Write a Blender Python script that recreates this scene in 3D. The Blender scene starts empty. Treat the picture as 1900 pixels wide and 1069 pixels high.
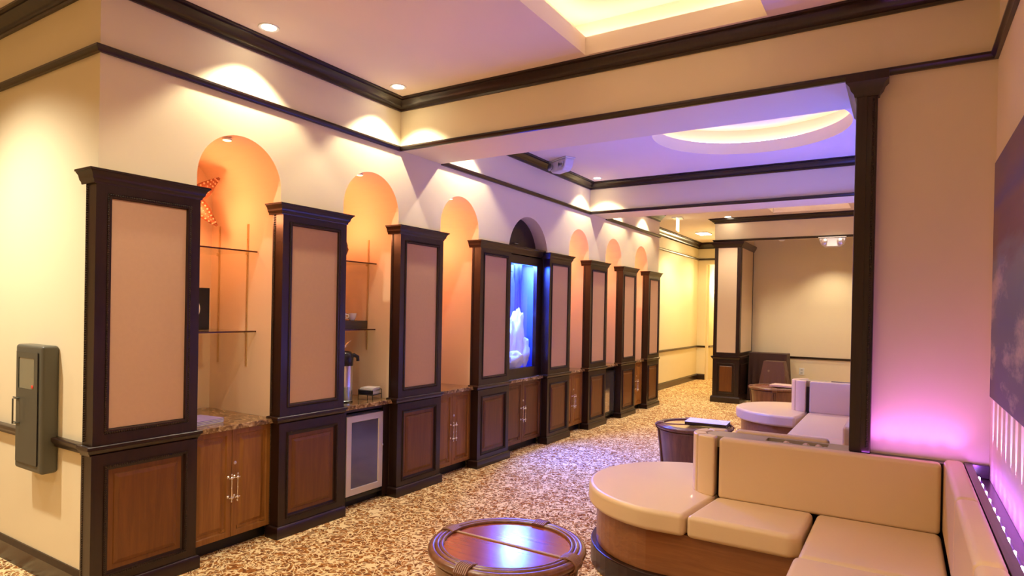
import bpy, bmesh, math, random
from mathutils import Vector, Matrix
random.seed(7)
S = bpy.context.scene
COL = S.collection
PI = math.pi

# ------------------------------------------------------------------ camera
cd = bpy.data.cameras.new('camera'); cam = bpy.data.objects.new('camera', cd); COL.objects.link(cam)
r_ = Vector((0.84922717, 0.52768065, 0.01914046)); u_ = Vector((-0.01901273, -0.00566738, 0.99980318)); f_ = Vector((-0.52768526, 0.84942393, -0.00521975))
cam.matrix_world = Matrix(((r_.x, u_.x, -f_.x, 0), (r_.y, u_.y, -f_.y, 0), (r_.z, u_.z, -f_.z, 1.62), (0, 0, 0, 1)))
cd.sensor_fit = 'HORIZONTAL'; cd.sensor_width = 36.0
cd.lens = 1166.7045 / 1900 * 36
cd.shift_x = 0.0; cd.shift_y = (583.012 - 534.5) / 1900
cd.clip_start = 0.05; cd.clip_end = 60
S.camera = cam

# ------------------------------------------------------------------ world, exposure
w = bpy.data.worlds.new('world'); S.world = w; w.use_nodes = True
w.node_tree.nodes['Background'].inputs[0].default_value = (1.0, 0.8, 0.55, 1)
w.node_tree.nodes['Background'].inputs[1].default_value = 0.03
S.view_settings.view_transform = 'Standard'; S.view_settings.look = 'None'
S.view_settings.gamma = 1; S.view_settings.use_curve_mapping = False
S.view_settings.exposure = 0.55

WARM = (1.0, 0.875, 0.63)
SOFT = (1.0, 0.74, 0.44)
CEIL = 3.40

def light(name, kind, loc, power, col, size=0.05, rot=(0, 0, 0), **kw):
    d = bpy.data.lights.new(name, kind); d.energy = power; d.color = col
    if kind in ('POINT', 'SPOT'): d.shadow_soft_size = size
    for k, v in kw.items(): setattr(d, k, v)
    o = bpy.data.objects.new(name, d); COL.objects.link(o); o.location = loc; o.rotation_euler = rot
    return o

def spot(loc, power, col=WARM, cone=100, blend=0.6, size=0.03, aim=None, name='downlight_beam'):
    o = light(name, 'SPOT', loc, power, col, size, spot_size=math.radians(cone), spot_blend=blend)
    if aim is not None:
        o.rotation_euler = (Vector(aim) - Vector(loc)).to_track_quat('-Z', 'Y').to_euler()
    return o

# wall-washing downlights above the niches (lamp positions match the fixtures built below)
WASH = [(2.58, 1.0), (3.79, 1.0), (4.98, 1.0), (7.66, .8), (8.85, .8), (10.03, .8)]
for y, k in WASH:
    spot((-3.47, y, 3.375), 46 * k, WARM, 104, .35, .02)
# added unseen spots to brighten the lounge; the strongest washes the entry wall
for x, y, p in [(-2.5, 1.9, 60), (-0.45, 1.0, 55), (-2.6, 0.9, 60), (-0.9, 0.3, 50), (-2.3, -1.2, 60), (-0.4, -1.6, 40), (-4.6, 0.75, 230), (-6.0, 0.7, 60), (-5.2, -1.2, 50)]:
    spot((x, y, 3.37), p if x < -4 else p * .88, (1, .92, .76) if x < -4 else WARM, 130, .8, .06)
for x, y, p in [(-2.75, 5.1, 14), (-2.75, 7.4, 18), (-2.4, 9.3, 70), (-2.6, 11.3, 70), (-1.0, 9.2, 45), (-1.0, 11.4, 40)]:
    spot((x, y, 3.37), p, WARM, 125, .8, .05)
spot((-3.55, 13.3, 3.37), 130, (1, .8, .45), 125, .6, .06)
spot((-3.5, 12.0, 3.37), 50, (1, .8, .45), 125, .6, .06)
spot((-3.6, 15.0, 3.37), 50, (1, .78, .4), 130, .6, .06)
spot((-1.1, 12.5, 2.93), 55, (1, .85, .6), 110, .8, .03)

LEDW, LEDB, LEDM = .30, 2.6, 42.0

# ------------------------------------------------------------------ materials
MATS = {}
def nt(m):
    m.use_nodes = True
    return m.node_tree.nodes, m.node_tree.links, m.node_tree.nodes['Principled BSDF']
def mat(name, col, rough=.5, metal=0.0, spec=.5, coat=0.0, emis=None, es=0.0, bump=0.0, bscale=200, var=0.0, vscale=3):
    m = bpy.data.materials.new(name); N, L, b = nt(m)
    b.inputs['Base Color'].default_value = (*col, 1); b.inputs['Roughness'].default_value = rough
    b.inputs['Metallic'].default_value = metal; b.inputs['Specular IOR Level'].default_value = spec
    b.inputs['Coat Weight'].default_value = coat
    if emis: b.inputs['Emission Color'].default_value = (*emis, 1); b.inputs['Emission Strength'].default_value = es
    tc = N.new('ShaderNodeTexCoord')
    if bump:
        n = N.new('ShaderNodeTexNoise'); n.inputs['Scale'].default_value = bscale; n.inputs['Detail'].default_value = 3
        bp = N.new('ShaderNodeBump'); bp.inputs['Strength'].default_value = bump; bp.inputs['Distance'].default_value = .002
        L.new(tc.outputs['Object'], n.inputs['Vector']); L.new(n.outputs['Fac'], bp.inputs['Height']); L.new(bp.outputs['Normal'], b.inputs['Normal'])
    n = N.new('ShaderNodeTexNoise'); n.inputs['Scale'].default_value = vscale; n.inputs['Detail'].default_value = 4
    L.new(tc.outputs['Object'], n.inputs['Vector'])
    mx = N.new('ShaderNodeMix'); mx.data_type = 'RGBA'
    mx.inputs['A'].default_value = tuple(c * (1 - var) for c in col) + (1,); mx.inputs['B'].default_value = tuple(min(1, c * (1 + var)) for c in col) + (1,)
    L.new(n.outputs['Fac'], mx.inputs['Factor']); L.new(mx.outputs['Result'], b.inputs['Base Color'])
    MATS[name] = m
    return m
def wood(name, a, b_, rough=.35, coat=.3, scale=1.0, axis='Z', contrast=1.0):
    m = bpy.data.materials.new(name); N, L, b = nt(m)
    tc = N.new('ShaderNodeTexCoord'); mp = N.new('ShaderNodeMapping')
    s = [14 * scale] * 3; s['XYZ'.index(axis)] = 1.1 * scale
    mp.inputs['Scale'].default_value = s
    n = N.new('ShaderNodeTexNoise'); n.inputs['Scale'].default_value = 2.2; n.inputs['Detail'].default_value = 7; n.inputs['Roughness'].default_value = .62; n.inputs['Distortion'].default_value = .7
    cr = N.new('ShaderNodeValToRGB'); cr.color_ramp.elements[0].position = .32; cr.color_ramp.elements[1].position = .7
    cr.color_ramp.elements[0].color = (*a, 1); cr.color_ramp.elements[1].color = (*b_, 1)
    L.new(tc.outputs['Object'], mp.inputs[0]); L.new(mp.outputs[0], n.inputs['Vector']); L.new(n.outputs['Fac'], cr.inputs[0]); L.new(cr.outputs[0], b.inputs['Base Color'])
    b.inputs['Roughness'].default_value = rough; b.inputs['Coat Weight'].default_value = coat; b.inputs['Coat Roughness'].default_value = .18
    bp = N.new('ShaderNodeBump'); bp.inputs['Strength'].default_value = .12; bp.inputs['Distance'].default_value = .001
    L.new(n.outputs['Fac'], bp.inputs['Height']); L.new(bp.outputs['Normal'], b.inputs['Normal'])
    MATS[name] = m
    return m
PAINT = mat('cream_paint', (.83, .715, .48), .62, bump=.06, bscale=420, var=.02)
CPAINT = mat('ceiling_paint', (.86, .72, .62), .8, bump=.04, bscale=300, var=.02)
NICHE = mat('niche_glow_tint', (.86, .69, .49), .7, var=.02)  # the cream wall paint, tinted warmer to stand in for the orange glow
COVE = mat('coffer_paint', (.86, .74, .58), .8, var=.02)
DARK = wood('espresso_wood', (.010, .0030, .002), (.026, .0085, .005), .34, .12)
DARKH = wood('espresso_wood_level', (.010, .0030, .002), (.026, .0085, .005), .3, .25, axis='Y')
DARKX = wood('espresso_wood_cross', (.010, .0030, .002), (.026, .0085, .005), .3, .25, axis='X')
RED = wood('mahogany_panel', (.115, .034, .004), (.180, .060, .007), .42, .06)
OAK = wood('cherry_door_wood', (.215, .080, .012), (.34, .137, .024), .42, .08)
SOFAW = wood('sofa_base_wood', (.23, .080, .020), (.34, .130, .036), .35, .4, axis='X')
TABW = wood('rattan_frame_wood', (.12, .042, .018), (.22, .085, .036), .32, .45)
TOPW = wood('table_top_leather', (.25, .055, .022), (.29, .070, .028), .2, .7, axis='X')
LEATH = mat('cream_leather', (.80, .585, .33), .40, bump=.12, bscale=260, var=.03)
LEATH.node_tree.nodes['Principled BSDF'].inputs['Coat Weight'].default_value = .12
FABRIC = mat('panel_fabric', (.55, .325, .20), .85, bump=.5, bscale=900, var=.04, vscale=40)
STEEL = mat('brushed_steel', (.72, .70, .70), .28, 1.0, var=.03)
CHROME = mat('chrome', (.85, .83, .80), .12, 1.0)
BRASS = mat('shelf_standard_metal', (.70, .55, .30), .35, .8)
BLACKP = mat('black_plastic', (.012, .011, .013), .25)
GREYP = mat('bronze_grey_plastic', (.095, .090, .065), .42, bump=.05)
DGREYP = mat('bronze_grey_door', (.075, .072, .052), .38)
WHITEP = mat('white_plastic', (.82, .80, .76), .4)
WHITEC = mat('white_ceramic', (.85, .84, .82), .2, coat=.5)
PAPER = mat('white_paper', (.86, .84, .82), .7)
PAPERV = mat('violet_print', (.34, .28, .62), .5, var=.3, vscale=30)
FRIDGEF = mat('fridge_frame_steel', (.66, .62, .62), .32, .55)
KICK = mat('toe_kick_black', (.010, .007, .006), .5)
PLANT = mat('dark_trough', (.03, .012, .01), .5)
SHELLM = mat('shell', (.78, .55, .42), .45, var=.3, vscale=20)
LEDGE = mat('ledge_laminate', (.44, .36, .22), .35, coat=.2)
STARM = mat('starfish_skin', (.22, .075, .03), .5, bump=.9, bscale=70, var=.45, vscale=35)
BALLM = mat('woven_bark', (.055, .022, .009), .7, bump=1.0, bscale=60, var=.5, vscale=40)
STRAP = mat('binding_leather', (.22, .095, .05), .45, bump=.5, bscale=120)
BARM = mat('table_bar_cane', (.42, .24, .14), .35, var=.15, vscale=40)
REDM = mat('red_seal', (.75, .06, .03), .4)
CLOTH = mat('brown_floral_cloth', (.055, .02, .014), .6, var=.3, vscale=8)
CLOTH2 = mat('brown_floral_throw', (.11, .045, .03), .45)
def _flowers(m, base=(.055, .02, .014, 1)):
    N, L, b = m.node_tree.nodes, m.node_tree.links, m.node_tree.nodes['Principled BSDF']
    tc = N.new('ShaderNodeTexCoord'); v = N.new('ShaderNodeTexVoronoi'); v.inputs['Scale'].default_value = 5.5; v.inputs['Randomness'].default_value = .7
    r = N.new('ShaderNodeMapRange'); r.inputs['From Min'].default_value = .20; r.inputs['From Max'].default_value = .16
    mx = N.new('ShaderNodeMix'); mx.data_type = 'RGBA'; mx.inputs['A'].default_value = base; mx.inputs['B'].default_value = (.22, .15, .08, 1)
    L.new(tc.outputs['Object'], v.inputs['Vector']); L.new(v.outputs['Distance'], r.inputs['Value']); L.new(r.outputs['Result'], mx.inputs['Factor']); L.new(mx.outputs['Result'], b.inputs['Base Color'])
_flowers(CLOTH); _flowers(CLOTH2, (.11, .045, .03, 1))
def emat(name, col, s):
    m = bpy.data.materials.new(name); N, L, b = nt(m)
    b.inputs['Base Color'].default_value = (*col, 1); b.inputs['Emission Color'].default_value = (*col, 1); b.inputs['Emission Strength'].default_value = s
    MATS[name] = m
    return m
LAMP = emat('lamp_lens', (1, .88, .66), 30)
LEDP = emat('violet_led', (.85, .55, 1), 14)
SIGNL = emat('sign_lit_face', (1, .95, .55), 1.3)
SCONCE = emat('sconce_glass', (1, .85, .55), 7)
COVEL = emat('cove_strip', (1, .87, .72), 7)
WHITEG = emat('lit_reflection', (1, .9, .7), 3)
def glass(name, tint=(1, 1, 1), refl=.9, rough=.02, base=.06):
    m = bpy.data.materials.new(name); m.use_nodes = True; N, L = m.node_tree.nodes, m.node_tree.links; N.clear()
    out = N.new('ShaderNodeOutputMaterial'); tr = N.new('ShaderNodeBsdfTransparent'); gl = N.new('ShaderNodeBsdfGlossy'); mx = N.new('ShaderNodeMixShader')
    lw = N.new('ShaderNodeFresnel'); ge = N.new('ShaderNodeNewGeometry'); mr = N.new('ShaderNodeMapRange')
    mr.inputs['To Min'].default_value = 1.45; mr.inputs['To Max'].default_value = 1 / 1.45; L.new(ge.outputs['Backfacing'], mr.inputs['Value']); L.new(mr.outputs['Result'], lw.inputs[0])
    tr.inputs[0].default_value = (*tint, 1); gl.inputs[1].default_value = rough; gl.inputs[0].default_value = (refl, refl, refl, 1)
    L.new(lw.outputs[0], mx.inputs[0]); L.new(tr.outputs[0], mx.inputs[1]); L.new(gl.outputs[0], mx.inputs[2]); L.new(mx.outputs[0], out.inputs[0])
    MATS[name] = m
    return m
GLASS = glass('clear_glass', (.97, .99, .97))
SHELFG = glass('shelf_glass', (.90, .93, .86))
DGLASS = mat('fridge_glass', (.045, .05, .15), .12, spec=.9, coat=.6, var=.3, vscale=4)  # dark glass, its blue raised to stand in for a violet-blue reflection
MIRR = mat('reflective_fridge_glass', (.42, .38, .38), .06, .9)
EDGE = mat('glass_edge', (.06, .014, .006), .3)

def carpet_mat():
    m = bpy.data.materials.new('carpet'); N, L, b = nt(m); MATS['carpet'] = m
    tc = N.new('ShaderNodeTexCoord')
    def noise(sc, det, dist, seed):
        mp = N.new('ShaderNodeMapping'); mp.inputs['Location'].default_value = (seed, seed * 1.7, 0)
        n = N.new('ShaderNodeTexNoise'); n.inputs['Scale'].default_value = sc; n.inputs['Detail'].default_value = det; n.inputs['Distortion'].default_value = dist
        L.new(tc.outputs['Object'], mp.inputs[0]); L.new(mp.outputs[0], n.inputs['Vector']); return n.outputs['Fac']
    def ridge(fac, c, w_):
        s = N.new('ShaderNodeMath'); s.operation = 'SUBTRACT'; s.inputs[1].default_value = c; L.new(fac, s.inputs[0])
        a = N.new('ShaderNodeMath'); a.operation = 'ABSOLUTE'; L.new(s.outputs[0], a.inputs[0])
        r = N.new('ShaderNodeMapRange'); r.inputs['From Min'].default_value = w_; r.inputs['From Max'].default_value = w_ * 1.6; r.inputs['To Min'].default_value = 1; r.inputs['To Max'].default_value = 0
        L.new(a.outputs[0], r.inputs['Value']); return r.outputs['Result']
    r1 = ridge(noise(15, .2, 1.3, 0), .5, .042); r2 = ridge(noise(19, .2, 1.5, 9), .48, .026)
    mxm = N.new('ShaderNodeMath'); mxm.operation = 'MAXIMUM'; L.new(r1, mxm.inputs[0]); L.new(r2, mxm.inputs[1])
    dk = N.new('ShaderNodeMapRange'); dk.inputs['From Min'].default_value = .46; dk.inputs['From Max'].default_value = .56
    L.new(noise(30, 1, .8, 4), dk.inputs['Value'])
    g = N.new('ShaderNodeMix'); g.data_type = 'RGBA'; g.inputs['A'].default_value = (.42, .165, .038, 1); g.inputs['B'].default_value = (.19, .066, .018, 1)
    L.new(dk.outputs['Result'], g.inputs['Factor'])
    c = N.new('ShaderNodeMix'); c.data_type = 'RGBA'; c.inputs['B'].default_value = (.90, .70, .38, 1)
    L.new(mxm.outputs[0], c.inputs['Factor']); L.new(g.outputs['Result'], c.inputs['A']); L.new(c.outputs['Result'], b.inputs['Base Color'])
    b.inputs['Roughness'].default_value = .95; b.inputs['Specular IOR Level'].default_value = .1
    bn = N.new('ShaderNodeTexNoise'); bn.inputs['Scale'].default_value = 350; L.new(tc.outputs['Object'], bn.inputs['Vector'])
    bp = N.new('ShaderNodeBump'); bp.inputs['Strength'].default_value = .6; bp.inputs['Distance'].default_value = .004
    L.new(bn.outputs['Fac'], bp.inputs['Height']); L.new(bp.outputs['Normal'], b.inputs['Normal'])
    return m
CARPET = carpet_mat()

def granite_mat():
    m = bpy.data.materials.new('granite'); N, L, b = nt(m); MATS['granite'] = m
    tc = N.new('ShaderNodeTexCoord')
    n = N.new('ShaderNodeTexNoise'); n.inputs['Scale'].default_value = 22; n.inputs['Detail'].default_value = 6; n.inputs['Distortion'].default_value = 1.2
    cr = N.new('ShaderNodeValToRGB'); e = cr.color_ramp.elements; e[0].position = .3; e[0].color = (.05, .022, .010, 1); e[1].position = .75; e[1].color = (.62, .46, .27, 1)
    k = cr.color_ramp.elements.new(.48); k.color = (.20, .105, .045, 1); k = cr.color_ramp.elements.new(.6); k.color = (.40, .25, .12, 1)
    L.new(tc.outputs['Object'], n.inputs['Vector']); L.new(n.outputs['Fac'], cr.inputs[0]); L.new(cr.outputs[0], b.inputs['Base Color'])
    b.inputs['Roughness'].default_value = .18; b.inputs['Coat Weight'].default_value = .3
    return m
GRANITE = granite_mat()

def paint_mat():
    m = bpy.data.materials.new('landscape_canvas'); N, L, b = nt(m); MATS['landscape_canvas'] = m
    tc = N.new('ShaderNodeTexCoord'); sp = N.new('ShaderNodeSeparateXYZ'); L.new(tc.outputs['Object'], sp.inputs[0])
    mp = N.new('ShaderNodeMapping'); mp.inputs['Scale'].default_value = (1, .4, 2.2); L.new(tc.outputs['Object'], mp.inputs[0])
    n = N.new('ShaderNodeTexNoise'); n.inputs['Scale'].default_value = 2.2; n.inputs['Detail'].default_value = 6; L.new(mp.outputs[0], n.inputs['Vector'])
    a = N.new('ShaderNodeMath'); a.operation = 'MULTIPLY_ADD'; a.inputs[1].default_value = .5; L.new(n.outputs['Fac'], a.inputs[0]); L.new(sp.outputs['Z'], a.inputs[2])
    r = N.new('ShaderNodeMapRange'); r.inputs['From Min'].default_value = -.32; r.inputs['From Max'].default_value = .85; L.new(a.outputs[0], r.inputs['Value'])
    cr = N.new('ShaderNodeValToRGB'); E_ = cr.color_ramp.elements; E_[0].position = 0; E_[0].color = (.10, .10, .16, 1); E_[1].position = 1; E_[1].color = (.12, .08, .15, 1)
    for p_, c_ in ((.42, (.16, .19, .22)), (.53, (.20, .21, .22)), (.60, (.17, .08, .07)), (.70, (.19, .10, .09)), (.78, (.10, .07, .22)), (.88, (.17, .09, .13))):
        k = cr.color_ramp.elements.new(p_); k.color = (*c_, 1)
    L.new(r.outputs['Result'], cr.inputs[0])
    n2 = N.new('ShaderNodeTexNoise'); n2.inputs['Scale'].default_value = 4.5; n2.inputs['Detail'].default_value = 8; n2.inputs['Roughness'].default_value = .6; mp2 = N.new('ShaderNodeMapping'); mp2.inputs['Scale'].default_value = (1, .30, 1); L.new(tc.outputs['Object'], mp2.inputs[0]); L.new(mp2.outputs[0], n2.inputs['Vector'])
    th = N.new('ShaderNodeMapRange'); th.inputs['From Min'].default_value = .50; th.inputs['From Max'].default_value = .60; L.new(n2.outputs['Fac'], th.inputs['Value'])
    zl = N.new('ShaderNodeMapRange'); zl.inputs['From Min'].default_value = .18; zl.inputs['From Max'].default_value = .02; L.new(sp.outputs['Z'], zl.inputs['Value'])
    mu = N.new('ShaderNodeMath'); mu.operation = 'MULTIPLY'; L.new(th.outputs['Result'], mu.inputs[0]); L.new(zl.outputs['Result'], mu.inputs[1])
    mx = N.new('ShaderNodeMix'); mx.data_type = 'RGBA'; mx.inputs['B'].default_value = (.50, .42, .36, 1); L.new(mu.outputs[0], mx.inputs['Factor']); L.new(cr.outputs[0], mx.inputs['A'])
    L.new(mx.outputs['Result'], b.inputs['Base Color']); b.inputs['Roughness'].default_value = .5
    return m
CANVAS = paint_mat()

# ------------------------------------------------------------------ mesh helpers
class MB:
    def __init__(s): s.v = []; s.f = []
    def add(s, vs, fs):
        o = len(s.v); s.v += [tuple(p) for p in vs]; s.f += [tuple(i + o for i in f) for f in fs]; return s
    def box(s, x0, x1, y0, y1, z0, z1):
        return s.add([(x0, y0, z0), (x1, y0, z0), (x1, y1, z0), (x0, y1, z0), (x0, y0, z1), (x1, y0, z1), (x1, y1, z1), (x0, y1, z1)],
                     [(3, 2, 1, 0), (4, 5, 6, 7), (0, 1, 5, 4), (1, 2, 6, 5), (2, 3, 7, 6), (3, 0, 4, 7)])
    def prism(s, poly, z0, z1):
        n = len(poly); a = sum(poly[i][0] * poly[(i + 1) % n][1] - poly[(i + 1) % n][0] * poly[i][1] for i in range(n))
        if a < 0: poly = poly[::-1]
        return s.add([(x, y, z0) for x, y in poly] + [(x, y, z1) for x, y in poly],
                     [tuple(range(n))[::-1], tuple(range(n, 2 * n))] + [(i, (i + 1) % n, n + (i + 1) % n, n + i) for i in range(n)])
    def lathe(s, prof, c=(0, 0, 0), n=32, M=None):
        vs = []; fs = []
        for r, z in prof:
            for k in range(n):
                a = 2 * PI * k / n; vs.append(Vector((r * math.cos(a), r * math.sin(a), z)))
        m = len(prof)
        for i in range(m - 1):
            for k in range(n):
                fs.append((i * n + k, i * n + (k + 1) % n, (i + 1) * n + (k + 1) % n, (i + 1) * n + k))
        if prof[0][0] > 1e-6: fs.append(tuple(range(n))[::-1])
        if prof[-1][0] > 1e-6: fs.append(tuple((m - 1) * n + k for k in range(n)))
        if M is not None: vs = [M @ p for p in vs]
        c = Vector(c)
        return s.add([p + c for p in vs], fs)
    def tube(s, pts, r, n=8, closed=False):
        pts = [Vector(p) for p in pts]; m = len(pts); vs = []; fs = []
        up = Vector((0, 0, 1)); prev = None
        for i, p in enumerate(pts):
            a = pts[(i - 1) % m] if (i > 0 or closed) else p; b = pts[(i + 1) % m] if (i < m - 1 or closed) else p
            t = (b - a).normalized()
            if prev is None:
                x = t.cross(up)
                if x.length < .05: x = t.cross(Vector((1, 0, 0)))
            else: x = prev - t * prev.dot(t)
            x.normalize(); y = t.cross(x); prev = x
            rr = r[i] if isinstance(r, (list, tuple)) else r
            for k in range(n):
                q = 2 * PI * k / n; vs.append(p + (x * math.cos(q) + y * math.sin(q)) * rr)
        for i in range(m if closed else m - 1):
            j = (i + 1) % m
            for k in range(n): fs.append((i * n + k, j * n + k, j * n + (k + 1) % n, i * n + (k + 1) % n))
        if not closed: fs += [tuple(range(n)), tuple((m - 1) * n + k for k in range(n))[::-1]]
        return s.add(vs, fs)
    def sweep(s, path, prof, closed=False):
        # path: (x, y) corners; prof: (out, z) with 'out' to the right of the walking direction
        m = len(path); P = [Vector(p) for p in path]; vs = []; k = len(prof)
        def nrm(a, b):
            d = (b - a).normalized(); return Vector((d.y, -d.x))
        for i in range(m):
            if closed or 0 < i < m - 1:
                n1 = nrm(P[(i - 1) % m], P[i]); n2 = nrm(P[i], P[(i + 1) % m]); b = (n1 + n2); b = b / (1 + n1.dot(n2))
            elif i == 0: b = nrm(P[0], P[1])
            else: b = nrm(P[-2], P[-1])
            for o, z in prof: vs.append((P[i].x + b.x * o, P[i].y + b.y * o, z))
        fs = []
        for i in range(m if closed else m - 1):
            j = (i + 1) % m
            for q in range(k): fs.append((i * k + q, i * k + (q + 1) % k, j * k + (q + 1) % k, j * k + q))
        if not closed: fs += [tuple(range(k)), tuple((m - 1) * k + q for q in range(k))[::-1]]
        return s.add(vs, fs)
    def rings(s, y0, y1, z0, z1, steps, fr, cap=True, back=None):
        # nested rectangular loops on a face; fr(y, z, d) -> point, d is distance out of the face
        vs = []; fs = []
        for ins, d in steps:
            a, b, c, e = y0 + ins, y1 - ins, z0 + ins, z1 - ins
            vs += [fr(a, c, d), fr(b, c, d), fr(b, e, d), fr(a, e, d)]
        for i in range(len(steps) - 1):
            for k in range(4): fs.append((i * 4 + k, i * 4 + (k + 1) % 4, i * 4 + 4 + (k + 1) % 4, i * 4 + 4 + k))
        if cap: q = (len(steps) - 1) * 4; fs.append((q, q + 1, q + 2, q + 3))
        return s.add(vs, fs)
    def ball(s, c, r, n=8, m=5, sc=(1, 1, 1)):
        prof = [(r * math.sin(PI * i / m), -r * math.cos(PI * i / m)) for i in range(m + 1)]
        prof[0] = (0, -r); prof[-1] = (0, r)
        vs = []; fs = []
        o = len(s.v)
        for i, (a, z) in enumerate(prof):
            for k in range(n):
                t = 2 * PI * k / n; vs.append((c[0] + a * math.cos(t) * sc[0], c[1] + a * math.sin(t) * sc[1], c[2] + z * sc[2]))
        for i in range(m):
            for k in range(n): fs.append((i * n + k, i * n + (k + 1) % n, (i + 1) * n + (k + 1) % n, (i + 1) * n + k))
        return s.add(vs, fs)
    def build(s, name, material, parent=None, smooth=False, bevel=0, seg=2, loc=None, label=None, cat=None, group=None, kind=None, extra=None, angle=30):
        me = bpy.data.meshes.new(name); me.from_pydata([tuple(v) for v in s.v], [], s.f)
        bm = bmesh.new(); bm.from_mesh(me); bmesh.ops.remove_doubles(bm, verts=bm.verts, dist=1e-5)
        bmesh.ops.dissolve_degenerate(bm, edges=bm.edges, dist=1e-6)
        bmesh.ops.recalc_face_normals(bm, faces=bm.faces)
        if smooth:
            lim = math.radians(40)
            for f in bm.faces: f.smooth = True
            for e in bm.edges:
                if len(e.link_faces) == 2 and e.calc_face_angle(0) > lim: e.smooth = False
        bm.to_mesh(me); bm.free()
        me.materials.append(material)
        if extra:
            for m_ in extra: me.materials.append(m_)
        o = bpy.data.objects.new(name, me); COL.objects.link(o)
        if loc: o.location = loc
        if parent: o.parent = parent
        if bevel:
            b = o.modifiers.new('bevel', 'BEVEL'); b.width = bevel; b.segments = seg; b.limit_method = 'ANGLE'; b.angle_limit = math.radians(angle)
            for p in me.polygons: p.use_smooth = seg > 2
            if seg > 2:
                wn = o.modifiers.new('wn', 'WEIGHTED_NORMAL'); wn.keep_sharp = False
        return tagit(o, label, cat, group, kind)

def tagit(o, label=None, cat=None, group=None, kind=None):
    if label: o['label'] = label
    if cat: o['category'] = cat
    if group: o['group'] = group
    if kind: o['kind'] = kind
    return o
def thing(name, label, cat, loc=(0, 0, 0), rz=0, group=None):
    o = bpy.data.objects.new(name, None); COL.objects.link(o); o.location = loc; o.rotation_euler = (0, 0, rz); o.empty_display_size = .1
    return tagit(o, label, cat, group)
def copytree(o, parent=None):
    c = o.copy(); COL.objects.link(c)
    if parent: c.parent = parent
    for ch in list(o.children): copytree(ch, c)
    return c
def struct(mb, name, material, **k):
    return mb.build(name, material, kind='structure', **k)
FX = lambda x: (lambda y, z, d: (x + d, y, z))          # face looking to +X
FYm = lambda y0: (lambda x, z, d: (x, y0 - d, z))       # face looking to -Y

# ------------------------------------------------------------------ room shell
XW, XR, YL = -3.70, 0.396, 1.70
YB1, YB1b, YB2, YB2b, YE = 4.084, 4.646, 7.948, 8.486, 10.865
ZB = 2.983
XC, YC = -4.36, 15.8
NX = -4.50
NICHES = [(2.257, 2.872, 2.57), (3.449, 4.076, 3.76), (4.654, 5.280, 4.97), (5.858, 6.756, 6.235), (7.334, 7.939, 7.64), (8.517, 9.121, 8.82), (9.699, 10.283, 10.0)]

struct(MB().box(-8, 3.2, -3.2, 18.2, -.1, 0), 'floor', CARPET)

# niche wall with arched openings
wl = MB()
def arch_pts(ya, yb, top=2.73, n=28):
    c = (ya + yb) / 2; r = (yb - ya) / 2; zs = top - r
    return [(c - r * math.cos(PI * k / n), zs + r * math.sin(PI * k / n)) for k in range(n + 1)], zs
yprev = YL; Zt = CEIL + .1
for i, (ya, yb, yc) in enumerate(NICHES):
    if i == 3: a0, b0 = ya, yb
    pts, zs = arch_pts(ya, yb, 2.73 if i != 3 else 2.71)
    wl.add([(XW, yprev, 0), (XW, ya, 0), (XW, ya, Zt), (XW, yprev, Zt)], [(0, 1, 2, 3)])
    for k in range(len(pts) - 1):
        (y0, z0), (y1, z1) = pts[k], pts[k + 1]
        wl.add([(XW, y0, z0), (XW, y1, z1), (XW, y1, Zt), (XW, y0, Zt)], [(0, 1, 2, 3)])
    dx = NX
    full = [(ya, .40)] + pts + [(yb, .40)]
    if i == 3: dx = -3.93
    for k in range(len(full) - 1):
        (y0, z0), (y1, z1) = full[k], full[k + 1]
        wl.add([(XW, y0, z0), (XW, y1, z1), (dx, y1, z1), (dx, y0, z0)], [(0, 1, 2, 3)])
    if i != 3: wl.add([(dx, y, z) for y, z in full], [tuple(range(len(full)))])
    yprev = yb
wl.add([(XW, yprev, 0), (XW, YE, 0), (XW, YE, Zt), (XW, yprev, Zt)], [(0, 1, 2, 3)])
wl.add([(XW, YE, 0), (XC, YE, 0), (XC, YE, Zt), (XW, YE, Zt)], [(0, 1, 2, 3)])
wl.add([(XC, YE, 0), (XC, YC, 0), (XC, YC, Zt), (XC, YE, Zt)], [(0, 1, 2, 3)])
wo = struct(wl, 'wall_left', PAINT)
wo.data.materials.append(NICHE)
for p in wo.data.polygons:
    c = p.center
    if c.x < XW - .01 and c.x > NX - .01 and c.y < 10.5: p.material_index = 1
struct(MB().add([(-8, YL, 0), (XW, YL, 0), (XW, YL, Zt), (-8, YL, Zt)], [(0, 1, 2, 3)]), 'wall_entry', PAINT)
struct(MB().box(XR, XR + .1, -3.2, YB1 + .05, 0, Zt), 'wall_right', PAINT)
struct(MB().box(-.235, 3.2, YB1, YB1b, 0, Zt).box(XW, -.235, YB1, YB1b, ZB, Zt), 'wall_partition', PAINT)
struct(MB().box(XW, 3.2, YB2, YB2b, ZB, Zt), 'wall_beam', PAINT)
struct(MB().box(-.10, 0, YB1b, 13.2, 0, Zt), 'wall_lounge_right', PAINT)
struct(MB().box(-8.1, 3.2, -3.3, -3.2, 0, Zt).box(-8.1, -8, -3.3, YL, 0, Zt), 'wall_back', PAINT)
# far walls
struct(MB().box(-2.6, -.1, 13.1, 13.2, 0, Zt).box(-3.0, -.1, 11.95, 12.1, ZB, Zt).box(-3.0, -2.53, 12.1, 18, ZB, Zt).box(-2.99, -2.6, 13.1, 18, 0, ZB), 'wall_far', PAINT)
struct(MB().box(XC, -4.15, YC, YC + .1, 0, Zt).box(-4.15, -2.6, YC, YC + .1, 2.86, Zt).box(-4.15, -4.1, YC + .1, 17.6, 0, 2.9).box(-4.5, -2.6, 17.5, 17.6, 0, 2.9).box(-3.6, -2.6, YC, YC + .1, 0, 2.86), 'wall_corridor_end', PAINT)

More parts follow.
